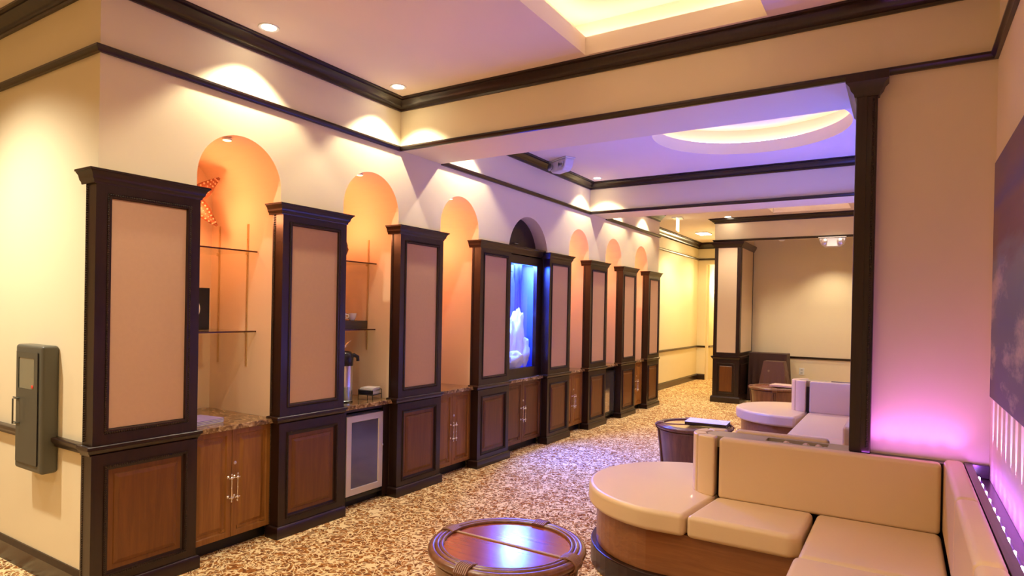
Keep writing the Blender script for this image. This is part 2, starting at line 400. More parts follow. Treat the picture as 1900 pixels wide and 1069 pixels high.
# ceiling with rectangular coffer, round coffer and far coffer
def ceiling():
    cb = MB()
    def slab(x0, x1, y0, y1): cb.add([(x0, y0, CEIL), (x1, y0, CEIL), (x1, y1, CEIL), (x0, y1, CEIL)], [(0, 1, 2, 3)])
    ax0, ax1, ay0, ay1 = -1.90, -.715, .9, 3.955
    slab(-8, ax0, -3.2, 4.1); slab(ax1, .5, -3.2, 4.1); slab(ax0, ax1, -3.2, ay0); slab(ax0, ax1, ay1, 4.1)
    # round coffer bay
    cx, cy, r = -1.31, 6.35, .90; n = 72
    x0, x1, y0, y1 = XW, -.1, YB1b - .01, YB2 + .01
    for k in range(n):
        a, b = 2 * PI * k / n, 2 * PI * (k + 1) / n
        def edge(t):
            dx, dy = math.cos(t), math.sin(t)
            tt = min([(v - cx) / dx for v in (x0, x1) if (v - cx) / dx > 0] + [(v - cy) / dy for v in (y0, y1) if abs(dy) > 1e-9 and (v - cy) / dy > 0]) if abs(dx) > 1e-9 else ((y1 - cy) if dy > 0 else (cy - y0))
            return (cx + dx * tt, cy + dy * tt)
        (ea, eb) = edge(a), edge(b)
        poly = [(cx + r * math.cos(a), cy + r * math.sin(a)), ea]
        for X_ in (x0, x1):
            for Y_ in (y0, y1):
                t = math.atan2(Y_ - cy, X_ - cx) % (2 * PI)
                if a < t < b: poly.append((X_, Y_))
        poly += [eb, (cx + r * math.cos(b), cy + r * math.sin(b))]
        cb.add([(px, py, CEIL) for px, py in poly], [tuple(range(len(poly)))])
    # bay 3
    bx0, bx1, by0, by1 = -1.93, -.75, 9.0, 11.6
    slab(XC, bx0, YB2b - .01, 18.2); slab(bx1, -.1, YB2b - .01, 13.2); slab(bx0, bx1, YB2b - .01, by0); slab(bx0, bx1, by1, 13.2); slab(bx0, -.1, 13.2, 18.2)
    struct(cb, 'ceiling', CPAINT)
    for i, (a, b, c, d) in enumerate([(ax0, ax1, ay0, ay1), (bx0, bx1, by0, by1)]):
        m = MB(); lip = .125; sh = .16; top = .30
        P = [(a, c), (b, c), (b, d), (a, d)]; Q = [(a - sh, c - sh), (b + sh, c - sh), (b + sh, d + sh), (a - sh, d + sh)]
        def wallring(A, z0, B, z1):
            for k in range(4):
                j = (k + 1) % 4; m.add([(*A[k], z0), (*A[j], z0), (*B[j], z1), (*B[k], z1)], [(0, 1, 2, 3)])
        wallring(P, CEIL, P, CEIL + lip); wallring(P, CEIL + lip, Q, CEIL + lip); wallring(Q, CEIL + lip, Q, CEIL + top)
        m.add([(*q, CEIL + top) for q in Q], [(0, 1, 2, 3)])
        struct(m, 'ceiling_coffer', COVE)
        l = MB(); s_ = .09; z = CEIL + lip + .012
        l.box(a - s_, b + s_, c - s_ - .02, c - s_, z, z + .012).box(a - s_, b + s_, d + s_, d + s_ + .02, z, z + .012).box(a - s_ - .02, a - s_, c - s_, d + s_, z, z + .012).box(b + s_, b + s_ + .02, c - s_, d + s_, z, z + .012)
        l.build('cove_light', COVEL, label=['hidden warm strip light inside the rectangular coffer nearest the camera', 'hidden warm strip light inside the far rectangular coffer'][i], cat='light')
    m = MB(); N_ = 72; lip = .125; R2_ = r + .15; top = .30
    for k in range(N_):
        a, b = 2 * PI * k / N_, 2 * PI * (k + 1) / N_
        def p(rr, t, z): return (cx + rr * math.cos(t), cy + rr * math.sin(t), z)
        m.add([p(r, a, CEIL), p(r, b, CEIL), p(r, b, CEIL + lip), p(r, a, CEIL + lip)], [(0, 1, 2, 3)])
        m.add([p(r, a, CEIL + lip), p(r, b, CEIL + lip), p(R2_, b, CEIL + lip), p(R2_, a, CEIL + lip)], [(0, 1, 2, 3)])
        m.add([p(R2_, a, CEIL + lip), p(R2_, b, CEIL + lip), p(R2_, b, CEIL + top), p(R2_, a, CEIL + top)], [(0, 1, 2, 3)])
    m.add([p(R2_, 2 * PI * k / N_, CEIL + top) for k in range(N_)], [tuple(range(N_))])
    struct(m, 'ceiling_dome', COVE, smooth=True)
    l = MB().tube([(cx + (r + .09) * math.cos(2 * PI * k / 48), cy + (r + .09) * math.sin(2 * PI * k / 48), CEIL + lip + .02) for k in range(48)], .008, 6, True)
    l.build('cove_light', COVEL, label='hidden warm ring light inside the round ceiling coffer', cat='light')
ceiling()

# ------------------------------------------------------------------ trims
def crown(z0=3.312, z1=CEIL, p=.105):
    h = z1 - z0
    return [(0, z0), (.014, z0), (.018, z0 + .16 * h), (.034, z0 + .24 * h), (.044, z0 + .42 * h), (.070, z0 + .62 * h), (p - .02, z0 + .72 * h), (p - .02, z0 + .82 * h), (p, z0 + .86 * h), (p, z1), (0, z1)]
def rail(z0, z1, p=.034):
    h = z1 - z0
    return [(0, z0), (p * .55, z0), (p * .6, z0 + .25 * h), (p * .85, z0 + .45 * h), (p, z0 + .6 * h), (p, z1 - .004), (p - .006, z1), (0, z1)]
def basep(h=.13, p=.022): return [(0, 0), (p, 0), (p, h - .03), (p * .5, h - .008), (p * .35, h), (0, h)]
A = (-8, YL); B = (XW, YL); C_ = (XW, YB1); D = (XR, YB1); E_ = (XR, -3.2)
tn = [0]
def trim(path, prof, m=DARKH):
    tn[0] += 1
    struct(MB().sweep(path, prof), 'trim_%d' % tn[0], m, smooth=True)
ROOM1 = [A, B, C_, D, E_]
trim(ROOM1, crown()); trim(ROOM1, rail(2.972, 3.010))
trim([(-8, YL), (XW - .07, YL)], rail(.795, .848, .04))
R2p = [(XW, YB1b), (XW, YB2), (-.10, YB2), (-.10, YB1b)]
trim(R2p, crown()); trim(R2p, rail(2.972, 3.010)); trim([(-.10, YB1b), (XW, YB1b)], crown())
R3 = [(XW, YB2b), (XW, YE), (XC, YE), (XC, YC), (-2.9, YC)]
trim(R3, crown(3.25)); trim(R3, rail(2.91, 2.975, .03)) if 0 else trim(R3, rail(2.968, 3.012, .034))
trim([(-3.0, 18), (-3.0, 11.95), (-.10, 11.95)], crown()); trim([(-3.0, 18), (-3.0, 11.95), (-.10, 11.95)], rail(2.972, 3.010))
trim([(-.10, YB2b), (XW, YB2b)], crown())
trim([(XC, YE), (XC, YC), (-4.15, YC)], rail(.80, .845, .035)); trim([(-4.1, YC + .1), (-4.1, 17.5)], rail(.80, .845, .035))
trim([(-2.55, 13.1), (-.10, 13.1)], rail(.812, .852, .03))
def base(path, name, h=.14): struct(MB().sweep(path, basep(h)), name, DARKH)
base([(-8, YL), (XW - .07, YL)], 'baseboard_entry')
base([(XC, YE), (XC, YC), (-4.15, YC)], 'baseboard_left'); base([(-2.55, 13.1), (-.10, 13.1)], 'baseboard_far')

# jamb casing of the partition wall
cs = thing('jamb_pilaster', 'tall dark wood pilaster capping the end of the partition wall', 'pilaster', (-.19, YB1, .0))
cm = MB(); cm.box(-.055, .050, -.062, YB1b - YB1 + .05, .0, 2.90)
cm.build('shaft', DARK, cs, bevel=.006)
cm = MB(); cm.box(-.028, .0, -.068, -.060, .0, 2.88); cm.build('flute_strip', DARK, cs)
cap_prof = [(0, 2.855), (.008, 2.855), (.012, 2.872), (.026, 2.888), (.034, 2.912), (.052, 2.93), (.052, 2.972), (0, 2.972)]
cm = MB().sweep([(-.055, YB1b - YB1 + .05), (-.055, -.062), (.05, -.062), (.05, 0)], [(o, z) for o, z in cap_prof])
cm.build('capital', DARK, cs, smooth=True)
bd = MB()
z = .9
while z < 2.84: bd.ball((.032, -.063, z), .0065, 6, 4); z += .013
bd.build('bead_moulding', DARK, cs, smooth=True)

# ------------------------------------------------------------------ panelled pillars
def rope_loop(mb, y0, y1, z0, z1, x, r=.0055, step=.012, tilt=1, fr=None):
    fr = fr or (lambda y, z: (x, y, z))
    L_ = [(y0, z0), (y1, z0), (y1, z1), (y0, z1), (y0, z0)]
    for (a, b), (c, d) in zip(L_, L_[1:]):
        n = max(1, int(math.hypot(c - a, d - b) / step))
        for k in range(n):
            t = k / n; mb.ball(fr(a + (c - a) * t, b + (d - b) * t), r, 5, 4)
HW = .2975
PF = -3.664 + 3.70   # front of the shaft, measured from the wall face
def make_pillar():
    t = thing('wood_pillar', 'x', 'pillar', (XW, 0, 0))
    b0 = -.075
    m = MB().box(b0, PF - .022, -HW, HW, .0, .80)
    steps = [(0, 0), (.062, 0), (.064, .006), (.078, .006), (.082, -.010), (.092, -.012), (.093, -.012)]
    m.rings(-HW, HW, .06, .80, steps, FX(PF - .0), cap=False)
    for a, b in ((-HW, -HW), (HW, HW)): m.add([(PF - .022, a, .06), (PF, a, .06), (PF, a, .80), (PF - .022, a, .80)], [(0, 1, 2, 3)])
    m.build('lower_case', DARK, t)
    MB().rings(-HW + .093, HW - .093, .153, .707, [(0, -.012), (.026, -.012), (.030, -.007), (.046, -.002), (.050, -.001)], FX(PF)).build('raised_panel', RED, t)
    m = MB(); rope_loop(m, -HW + .070, HW - .070, .130, .730, PF + .008); m.build('bead_moulding', DARK, t, smooth=True)
    # plinth
    pr = [(0, 0), (.018, 0), (.018, .068), (.012, .078), (.004, .083), (0, .083)]
    m = MB().sweep([(b0, HW), (PF, HW), (PF, -HW), (b0, -HW)][::-1], pr)
    m = MB().sweep([(b0, -HW), (PF, -HW), (PF, HW), (b0, HW)], pr); m.build('plinth', DARKH, t, smooth=True)
    # ledge
    pr = [(0, .795), (.006, .795), (.008, .806), (.016, .814), (.018, .826), (.026, .830), (.026, .845), (.022, .849), (0, .849)]
    m = MB().sweep([(b0, -HW), (PF - .012, -HW), (PF - .012, HW), (b0, HW)], pr).box(b0, PF - .012, -HW, HW, .80, .849); m.build('ledge', DARKH, t, smooth=True)
    # upper shaft
    m = MB().box(b0, PF - .014, -HW + .004, HW - .004, .849, 2.275)
    steps = [(0, 0), (.058, 0), (.061, -.002), (.066, .004), (.078, .004), (.084, -.010)]
    m.rings(-HW + .004, HW - .004, .849, 2.275, steps, FX(PF), cap=False)
    for a in (-HW + .004, HW - .004): m.add([(PF - .014, a, .849), (PF, a, .849), (PF, a, 2.275), (PF - .014, a, 2.275)], [(0, 1, 2, 3)])
    m.build('upper_frame', DARK, t)
    m = MB().add([(PF - .0095, -HW + .085, .935), (PF - .0095, HW - .085, .935), (PF - .0095, HW - .085, 2.19), (PF - .0095, -HW + .085, 2.19)], [(0, 1, 2, 3)])
    m.build('fabric_panel', FABRIC, t)
    m = MB(); rope_loop(m, -HW + .066, HW - .066, .915, 2.208, PF + .004)
    for a in (-HW - .001, HW + .001):
        z = .87
        while z < 2.26: m.ball((b0 + .022, a, z), .0055, 5, 4); z += .0125
        z = .10
        while z < .79: m.ball((b0 + .022, a, z), .0055, 5, 4); z += .0125
    m.build('bead_moulding', DARK, t, smooth=True)
    pr = [(0, 2.262), (.006, 2.262), (.009, 2.276), (.017, 2.284), (.019, 2.292), (.024, 2.310), (.034, 2.321), (.036, 2.326), (.042, 2.326), (.042, 2.337), (0, 2.337)]
    m = MB().sweep([(b0 - .03, -HW), (PF - .005, -HW), (PF - .005, HW), (b0 - .03, HW)], pr).box(b0, PF - .005, -HW, HW, 2.27, 2.337); m.build('cap', DARKH, t, smooth=True)
    return t
PY = [1.968, 3.16, 4.365, 5.569, 7.045, 8.228, 9.41, 10.572]
PL = ['nearest dark panelled pillar, wrapping the wall corner beside the grey cabinet on the wall',
      'dark panelled pillar between the starfish niche and the coffee niche',
      'dark panelled pillar on the far side of the coffee niche, under the near beam',
      'dark panelled pillar directly left of the blue aquarium',
      'dark panelled pillar directly right of the aquarium, its side lit blue',
      'sixth pillar along the niche wall, before the glass-fronted fridge',
      'seventh pillar along the niche wall, after the glass-fronted fridge',
      'last and smallest-looking pillar at the far end of the niche wall']
p0 = make_pillar()
for i, y in enumerate(PY):
    o = p0 if i == 0 else copytree(p0)
    o.location = (XW, y, 0); o['label'] = PL[i]; o['group'] = 'panelled pillars along the niche wall'

# free-standing far pillar
t = thing('wood_column', 'free-standing dark wood column with cream panel at the end of the lounge', 'column', (-2.76, 11.95, 0))
def far_pillar():
    W0, W1, dp = -.235, .235, 1.145
    m = MB().box(W0, W1, .004, dp, 0, .80); m.rings(W0, W1, .08, .80, [(0, 0), (.07, 0), (.078, .008), (.09, .008), (.096, -.006), (.10, -.006)], FYm(0), cap=False); m.build('lower_case', DARK, t)
    MB().rings(W0 + .10, W1 - .10, .18, .70, [(0, -.006), (.02, -.006), (.034, .002)], FYm(0)).build('raised_panel', RED, t)
    MB().rings(.10, dp - .08, .16, .72, [(0, 0), (.012, .006), (.024, -.001), (.03, 0)], FX(W1 + .003)).build('side_panel', DARK, t)
    pr = [(0, 0), (.03, 0), (.03, .09), (.02, .115), (0, .12)]
    MB().sweep([(W0, dp), (W0, 0), (W1, 0), (W1, dp)], pr).build('plinth', DARKX, t)
    pr = [(0, .80), (.012, .805), (.022, .825), (.03, .83), (.03, .855), (0, .86)]
    MB().sweep([(W0, dp), (W0, 0), (W1, 0), (W1, dp)], pr).box(W0, W1, 0, dp, .80, .859).build('ledge', DARKX, t)
    m = MB().box(W0, W1, .004, dp, .859, 2.93); m.rings(W0, W1, .859, 2.93, [(0, 0), (.05, 0), (.055, .004), (.062, .004), (.066, -.003)], FYm(0), cap=False); m.build('upper_frame', DARK, t)
    MB().add([(W0 + .066, .0005, .925), (W1 - .066, .0005, .925), (W1 - .066, .0005, 2.864), (W0 + .066, .0005, 2.864)], [(0, 1, 2, 3)]).build('fabric_panel', mat('cream_panel_fabric', (.66, .50, .34), .85, bump=.4, bscale=800), t)
    MB().add([(W1 + .002, .10, .93), (W1 + .002, dp - .09, .93), (W1 + .002, dp - .09, 2.86), (W1 + .002, .10, 2.86)], [(0, 1, 2, 3)]).build('fabric_panel', MATS['cream_panel_fabric'], t)
    pr = [(0, 2.86), (.01, 2.862), (.014, 2.88), (.03, 2.90), (.05, 2.93), (.055, 2.97), (0, 2.97)]
    MB().sweep([(W0, dp), (W0, 0), (W1, 0), (W1, dp)], pr).build('cap', DARKX, t, smooth=True)
far_pillar()

# ------------------------------------------------------------------ cabinets in the niches
CT = .838; CF = -3.715; DF = -3.755
def rounded(y, z, r, n=10): return [(y + r * math.cos(2 * PI * k / n), z + r * math.sin(2 * PI * k / n)) for k in range(n)]
def handle(parent, y, z0, z1, x):
    # straight bar pull with ball ends and two posts
    m = MB(); xx = x + .034
    m.tube([(xx, y, z0), (xx, y, z1)], .0042, 8)
    for z in (z0 + .02, z1 - .02): m.tube([(x, y, z), (xx, y, z)], .004, 8); m.ball((xx, y, z), .012, 10, 6); m.ball((xx, y + .014 * (1 if z > .4 else -1) * 0 + .015, z), .005, 8, 5); m.ball((xx, y - .015, z), .005, 8, 5); m.lathe([(.011, 0), (.006, .005), (.004, .008)], (x, y, z), 10, Matrix.Rotation(PI / 2, 3, 'Y'))
    m.ball((xx, y, (z0 + z1) / 2), .0065, 8, 5); m.ball((xx, y, z0 - .004), .007, 8, 5); m.ball((xx, y, z1 + .004), .007, 8, 5)
    m.build('handle', CHROME, parent, smooth=True)
def door(t, y0, y1, z0, z1, material, hy=None, lock=False, x=None):
    x = DF if x is None else x
    th = .019
    m = MB().box(x - th, x - .011, y0, y1, z0, z1)
    d = m.build('door', material, t)
    m = MB()
    m.rings(y0, y1, z0, z1, [(0, -.012), (0, -.001), (.002, 0), (.036, 0), (.042, -.009), (.060, -.009), (.078, -.001), (.082, .0005)], FX(x)); m.build('door_panel', material, d)
    # stepped corner blocks at the foot of the panel field
    cbk = MB()
    for yy, s in ((y0 + .044, 1), (y1 - .044, -1)):
        a, b = sorted((yy, yy + s * .022)); cbk.box(x - .009, x - .001, a, b, z0 + .044, z0 + .062)
        a, b = sorted((yy, yy + s * .034)); cbk.box(x - .009, x - .002, a, b, z0 + .044, z0 + .052)
    for n_, yy in enumerate((0, 1)):
        q = MB().add(cbk.v[n_ * 16:n_ * 16 + 16], [f for f in cbk.f[:12]]); q.build('corner_block', material, d)
    if hy is not None: handle(d, hy, .335, .505, x)
    if lock: MB().lathe([(.011, 0), (.011, .004), (.004, .005), (.004, .006)], (x, hy, .575), 14, Matrix.Rotation(PI / 2, 3, 'Y')).build('lock', STEEL, d, smooth=True)
    return d
def cabinet(i, label, kind='doors', material=OAK):
    ya, yb, yc = NICHES[i]
    t = thing('base_cabinet', label, 'cabinet', (0, 0, 0))
    t.location = (DF, yc, 0)
    def fix(o): pass
    ax, ay = DF, yc
    sh = lambda m: MB().add([(v[0] - ax, v[1] - ay, v[2]) for v in m.v], m.f)
    global HX
    m = MB(); th = .02
    if kind == 'doors':
        m.box(NX + .02, DF - .022, ya + .002, yb - .002, .085, CT - .034)
    else:
        gl_, gr_ = (.12, .085) if i == 1 else (.045, .045)
        m.box(NX + .02, DF - .45, ya + .002, yb - .002, .02, CT - .034).box(DF - .45, DF + .0, ya + .002, ya + gl_, .02, CT - .034).box(DF - .45, DF, yb - gr_, yb - .002, .02, CT - .034).box(DF - .45, DF - .01, ya + gl_, yb - gr_, .775, CT - .034)
    sh(m).build('case', material if kind == 'doors' else DARK, t)
    sh(MB().box(NX + .02, DF - .06, ya + .002, yb - .002, 0, .085)).build('toe_kick', KICK, t)
    if kind == 'doors':
        mid = (ya + yb) / 2; z0, z1 = .088, CT - .038
        dA = door(t, ya + .004, mid - .0015, z0, z1, material, mid - .022, False)
        dB = door(t, mid + .0015, yb - .004, z0, z1, material, mid + .022, True)
        for d in (dA, dB):
            for o in [d] + list(d.children):
                for v in o.data.vertices: v.co = (v.co.x - ax, v.co.y - ay, v.co.z)
    return t
NB = [(0, 'cherry-brown double-door cabinet under the starfish niche', 'doors', OAK),
      (1, 'dark open cabinet case holding the silver-framed mini fridge', 'open', DARK),
      (2, 'brown double-door cabinet under the empty niche left of the aquarium', 'doors', OAK),
      (3, 'wide dark reddish double-door cabinet below the aquarium', 'doors', RED),
      (4, 'brown double-door cabinet in the first niche beyond the aquarium', 'doors', OAK),
      (5, 'dark cabinet case around the far reflective fridge', 'open', DARK),
      (6, 'farthest brown double-door cabinet, between the last two pillars', 'doors', OAK)]
for i, lab, k, m_ in NB: cabinet(i, lab, k, m_)
CL = ['brown granite countertop in the starfish niche with papers on it', 'brown granite countertop carrying the airpot', 'granite countertop of the empty niche left of the aquarium',
      'granite ledge under the aquarium, tinted blue', 'granite countertop in the first niche beyond the aquarium', 'granite countertop over the far reflective fridge', 'granite countertop in the last niche']
for i, (ya, yb, yc) in enumerate(NICHES):
    bx = NX + .005
    m = MB().box(bx - XW, CF - XW, ya + .003 - yc, yb - .003 - yc, CT - .034, CT)
    m.box(-3.775 - XW, CF - XW, ya - .03 - yc, yb + .03 - yc, CT - .034, CT) if 0 else None
    m.build('countertop', GRANITE, None, bevel=.004, loc=(XW, yc, 0), label=CL[i], cat='countertop', group='granite countertops')
# pale sealant line around niche counters
# fridges
def fridge(i, label, frame, gl, lock=True):
    ya, yb, yc = NICHES[i]
    gl_, gr_, bd_ = (.124, .089, .052) if i == 1 else (.049, .049, .02)
    a, b = ya + gl_, yb - gr_
    t = thing('mini_fridge', label, 'fridge', (DF, yc, .06))
    o = lambda m: MB().add([(v[0] - DF, v[1] - yc, v[2] - .06) for v in m.v], m.f)
    x = DF + .005
    o(MB().box(DF - .42, x - .035, a, b, .06, .76)).build('body', BLACKP, t, bevel=.004)
    m = MB(); m.rings(a, b, .10, .745, [(0, -.034), (0, -.003), (.003, 0), (bd_, 0), (bd_ + .004, -.006)], FX(x), cap=False); o(m).build('door_frame', frame, t)
    m = MB(); m.rings(a + bd_ + .004, b - bd_ - .004, .104 + bd_, .741 - bd_, [(0, -.006)], FX(x)); o(m).build('glass_pane', gl, t)
    if lock: o(MB().lathe([(.009, 0), (.009, .012), (.003, .014)], (x - .001, b - .012, .46), 12, Matrix.Rotation(PI / 2, 3, 'Y'))).build('lock', CHROME, t, smooth=True)
    m = MB().box(x - .03, x - .005, a, b, .066, .095); o(m).build('hinge_plate', BLACKP, t)
fridge(1, 'silver-framed mini fridge with dark blue glass door under the airpot', FRIDGEF, DGLASS)
fridge(5, 'far fridge with a mirror-like glass door between the sixth and seventh pillars', BLACKP, MIRR, False)

# glass shelves
def shelf(i, z, label):
    ya, yb, yc = NICHES[i]
    t = thing('glass_shelf', label, 'shelf', (-4.22, yc, z), group='glass shelves')
    MB().box(-.275, .272, ya + .003 - yc, yb - .003 - yc, 0, .009).build('pane', SHELFG, t)
    MB().box(.272, .276, ya + .003 - yc, yb - .003 - yc, -.0005, .0095).build('polished_edge', EDGE, t)
    for x in (-.18, .165):
        for y in (yb - yc - .012, ya - yc + .012):
            MB().box(x - .006, x + .006, y - .010, y + .010, -.012, -.001).build('shelf_clip', BRASS, t)
shelf(0, 2.003, 'upper glass shelf below the starfish'); shelf(0, 1.432, 'lower glass shelf holding the framed picture')
shelf(1, 2.005, 'upper glass shelf in the coffee niche'); shelf(1, 1.428, 'lower glass shelf carrying the tray with white cups')
def standard(i, x, z0, z1, label):
    ya, yb, yc = NICHES[i]
    m = MB().box(-.008, .008, -.006, 0, 0, z1 - z0)
    z = .012
    while z < z1 - z0 - .01: m.box(-.0035, .0035, -.0085, -.006, z, z + .008); z += .0165
    m.build('shelf_standard', BRASS, loc=(x, yb - .001, z0), label=label, cat='shelf bracket', group='slotted metal shelf standards')
standard(0, -4.395, 1.19, 2.215, 'deeper slotted shelf standard on the starfish niche wall'); standard(0, -4.055, 1.18, 2.215, 'front slotted shelf standard on the starfish niche wall')
standard(1, -4.395, 1.25, 2.225, 'deeper slotted shelf standard in the coffee niche'); standard(1, -4.045, 1.25, 2.225, 'front slotted shelf standard in the coffee niche')

# ------------------------------------------------------------------ small things in the niches
def starfish():
    R = .215; seg = 9
    t = thing('starfish', 'orange-brown knobbly starfish hanging in the first arched niche', 'starfish', (-4.30, 2.600, 2.375), rz=math.radians(-32))
    body = MB(); kn = MB(); o = Vector((1, 0, 0))
    for k, (ang, ln) in enumerate([(112, 1.05), (50, 1.08), (-57, 1.1), (-118, .95), (176, 1.0)]):
        a = math.radians(ang); d = Vector((0, math.cos(a), math.sin(a))); s_ = Vector((0, -math.sin(a), math.cos(a))); bend = (.03, -.02, .03, -.03, .02)[k]
        pts = []
        for j in range(seg + 1):
            tt = j / seg
            wd = (.030 + .026 * math.sin(min(1, tt * 1.5) * PI * .75)) * (1 - tt ** 2.2) + .007; h = .034 * (1 - tt * .75)
            c = d * (R * ln * tt) + s_ * (bend * tt * tt)
            pts.append([c - s_ * wd, c - s_ * wd * .6 + o * h * .75, c + o * h, c + s_ * wd * .6 + o * h * .75, c + s_ * wd, c - o * .006])
            if 0 < j < seg:
                for q, hh in ((0, 1.0), (-.62, .78), (.62, .78)):
                    kn.ball(tuple(c + s_ * wd * q + o * h * hh), .0075 if q else .006, 6, 4)
        V_ = [p for ring in pts for p in ring]; q = 6
        F_ = [(i * q + m, i * q + (m + 1) % q, (i + 1) * q + (m + 1) % q, (i + 1) * q + m) for i in range(seg) for m in range(q)]
        F_.append(tuple(seg * q + m for m in range(q))); F_.append(tuple(range(q)))
        body.add(V_, F_)
    body.build('body', STARM, t, smooth=True)
    kn.build('knobs', mat('starfish_knob', (.55, .26, .17), .4), t, smooth=True)
starfish()
b = MB(); R = .115
for i in range(14):
    for k in range(22):
        a = PI * i / 13; t_ = 2 * PI * k / 22; rr = R * (1 + .05 * random.uniform(-1, 1)); b.v.append((rr * math.sin(a) * math.cos(t_), rr * math.sin(a) * math.sin(t_), -rr * math.cos(a)))
b.f = [(i * 22 + k, i * 22 + (k + 1) % 22, (i + 1) * 22 + (k + 1) % 22, (i + 1) * 22 + k) for i in range(13) for k in range(22)]
b.build('decorative_ball', BALLM, smooth=True, loc=(-4.15, 3.775, 2.136), label='dark woven ball on the upper shelf of the coffee niche', cat='ornament')

t = thing('picture_frame', 'dark frame with a white oval standing on the lower shelf of the first niche', 'picture frame', (-4.26, 2.56, 1.442), rz=math.radians(-18))
MB().box(-.016, 0, -.13, .13, 0, .30).build('frame', BLACKP, t, bevel=.003)
m = MB(); n = 28; m.add([(.002, .045 * 1.5 * math.cos(2 * PI * k / n) + .0, .15 + .09 * math.sin(2 * PI * k / n)) for k in range(n)], [tuple(range(n))]); m.build('oval_medallion', WHITEC, t)
t = thing('brochure_stack', 'stack of papers with a violet cover on the first granite counter', 'papers', (-3.94, 2.40, CT + .001), rz=.15)
for k in range(6):
    MB().box(-.11, .11, -.105 + .004 * (k % 3), .15 + .004 * (k % 2), .005 * k, .005 * k + .0042).build('sheet', PAPERV if k % 2 else PAPER, t)

# airpot
t = thing('airpot', 'stainless steel airpot with a black pump head on the granite counter', 'coffee airpot', (-3.93, 3.70, CT + .001))
MB().lathe([(.070, 0), (.074, .004), (.074, .012), (.070, .016), (.070, .30), (.066, .31)], n=36).build('body', STEEL, t, smooth=True)
MB().lathe([(.072, .300), (.074, .305), (.076, .36), (.070, .395), (.055, .415), (.03, .422), (0, .423)], n=36).tube([(.055, 0, .375), (.085, 0, .385), (.115, 0, .37), (.118, 0, .335)], [.022, .018, .015, .013], 10).build('pump_head', BLACKP, t, smooth=True)
MB().lathe([(.074, 0), (.0745, .005), (.074, .010)], n=36).build('base_ring', BLACKP, t, smooth=True)
m = MB().tube([(-.03, 0, .42), (.0, .015, .44), (.03, .03, .475), (.07, .04, .505)], [.008, .008, .008, .006], 8); m.build('lever', CHROME, t, smooth=True)
t.rotation_euler = (0, 0, math.radians(65))
MB().lathe([(.036, 0), (.04, .004), (.043, .05), (.036, .10), (.03, .13), (.034, .145), (.031, .145), (.027, .13), (.033, .10), (.040, .05), (.036, .008), (0, .008)], n=24).build('glass_jar', glass('jar_glass', (.86, .92, .88), 1), smooth=True, loc=(-3.775, 3.575, CT + .001), label='small clear glass jar in front of the airpot', cat='jar')
t = thing('napkin_holder', 'black wire napkin holder on the granite counter right of the airpot', 'napkin holder', (-3.87, 3.945, CT + .001), rz=math.radians(12))
m = MB()
for x, y in ((-.07, -.07), (.07, -.07), (.07, .07), (-.07, .07)): m.tube([(x, y, 0), (x, y, .085)], .003, 6)
for z in (.045, .085): m.tube([(-.07, -.07, z), (.07, -.07, z), (.07, .07, z), (-.07, .07, z)], .003, 6, True)
m.box(-.07, .07, -.072, -.068, .05, .08); m.box(-.07, .07, -.07, .07, .042, .046); m.build('rack', BLACKP, t)
t2 = thing('napkin_stack', 'stack of white napkins resting in the black wire holder', 'napkins', (-3.87, 3.945, CT + .048), rz=math.radians(14))
for k in range(9):
    o = (k * 7 % 3 - 1) * .0025
    MB().box(-.062 + o, .062 + o, -.062 + o, .062 + o, .0065 * k, .0065 * k + .0055).build('napkin', PAPER, t2, bevel=.002)
t = thing('serving_tray', 'dark brown box tray on the lower glass shelf of the coffee niche', 'tray', (-4.08, 3.80, 1.438))
MB().box(-.11, .11, -.22, .20, 0, .072).build('box', wood('walnut_tray', (.03, .02, .008), (.075, .05, .02), .5, .1, axis='Y'), t, bevel=.003)
def cup(loc, label, rz):
    t = thing('coffee_cup', label, 'cup', loc, rz, 'white coffee cups on the tray')
    MB().lathe([(.020, 0), (.024, .003), (.034, .03), (.039, .062), (.0365, .062), (.031, .03), (.02, .006), (0, .006)], n=28).build('bowl', WHITEC, t, smooth=True)
    MB().tube([(.036, 0, .050), (.055, 0, .050), (.060, 0, .035), (.050, 0, .020), (.031, 0, .018)], .0038, 8).build('handle', WHITEC, t, smooth=True)
cup((-4.02, 3.865, 1.511), 'white coffee cup nearest the right edge of the box tray', math.radians(200))
cup((-4.04, 3.765, 1.511), 'white coffee cup partly hidden behind the pillar edge', math.radians(40))
t = thing('small_dish', 'small dark dish on the counter just beyond the aquarium pillar', 'dish', (-3.80, 7.47, CT + .001))
MB().lathe([(.03, 0), (.035, .004), (.045, .022), (.042, .022), (.03, .006), (0, .006)], n=20).tube([(.02, 0, .02), (.05, .06, .03)], .003, 6).build('bowl', BLACKP, t, smooth=True)

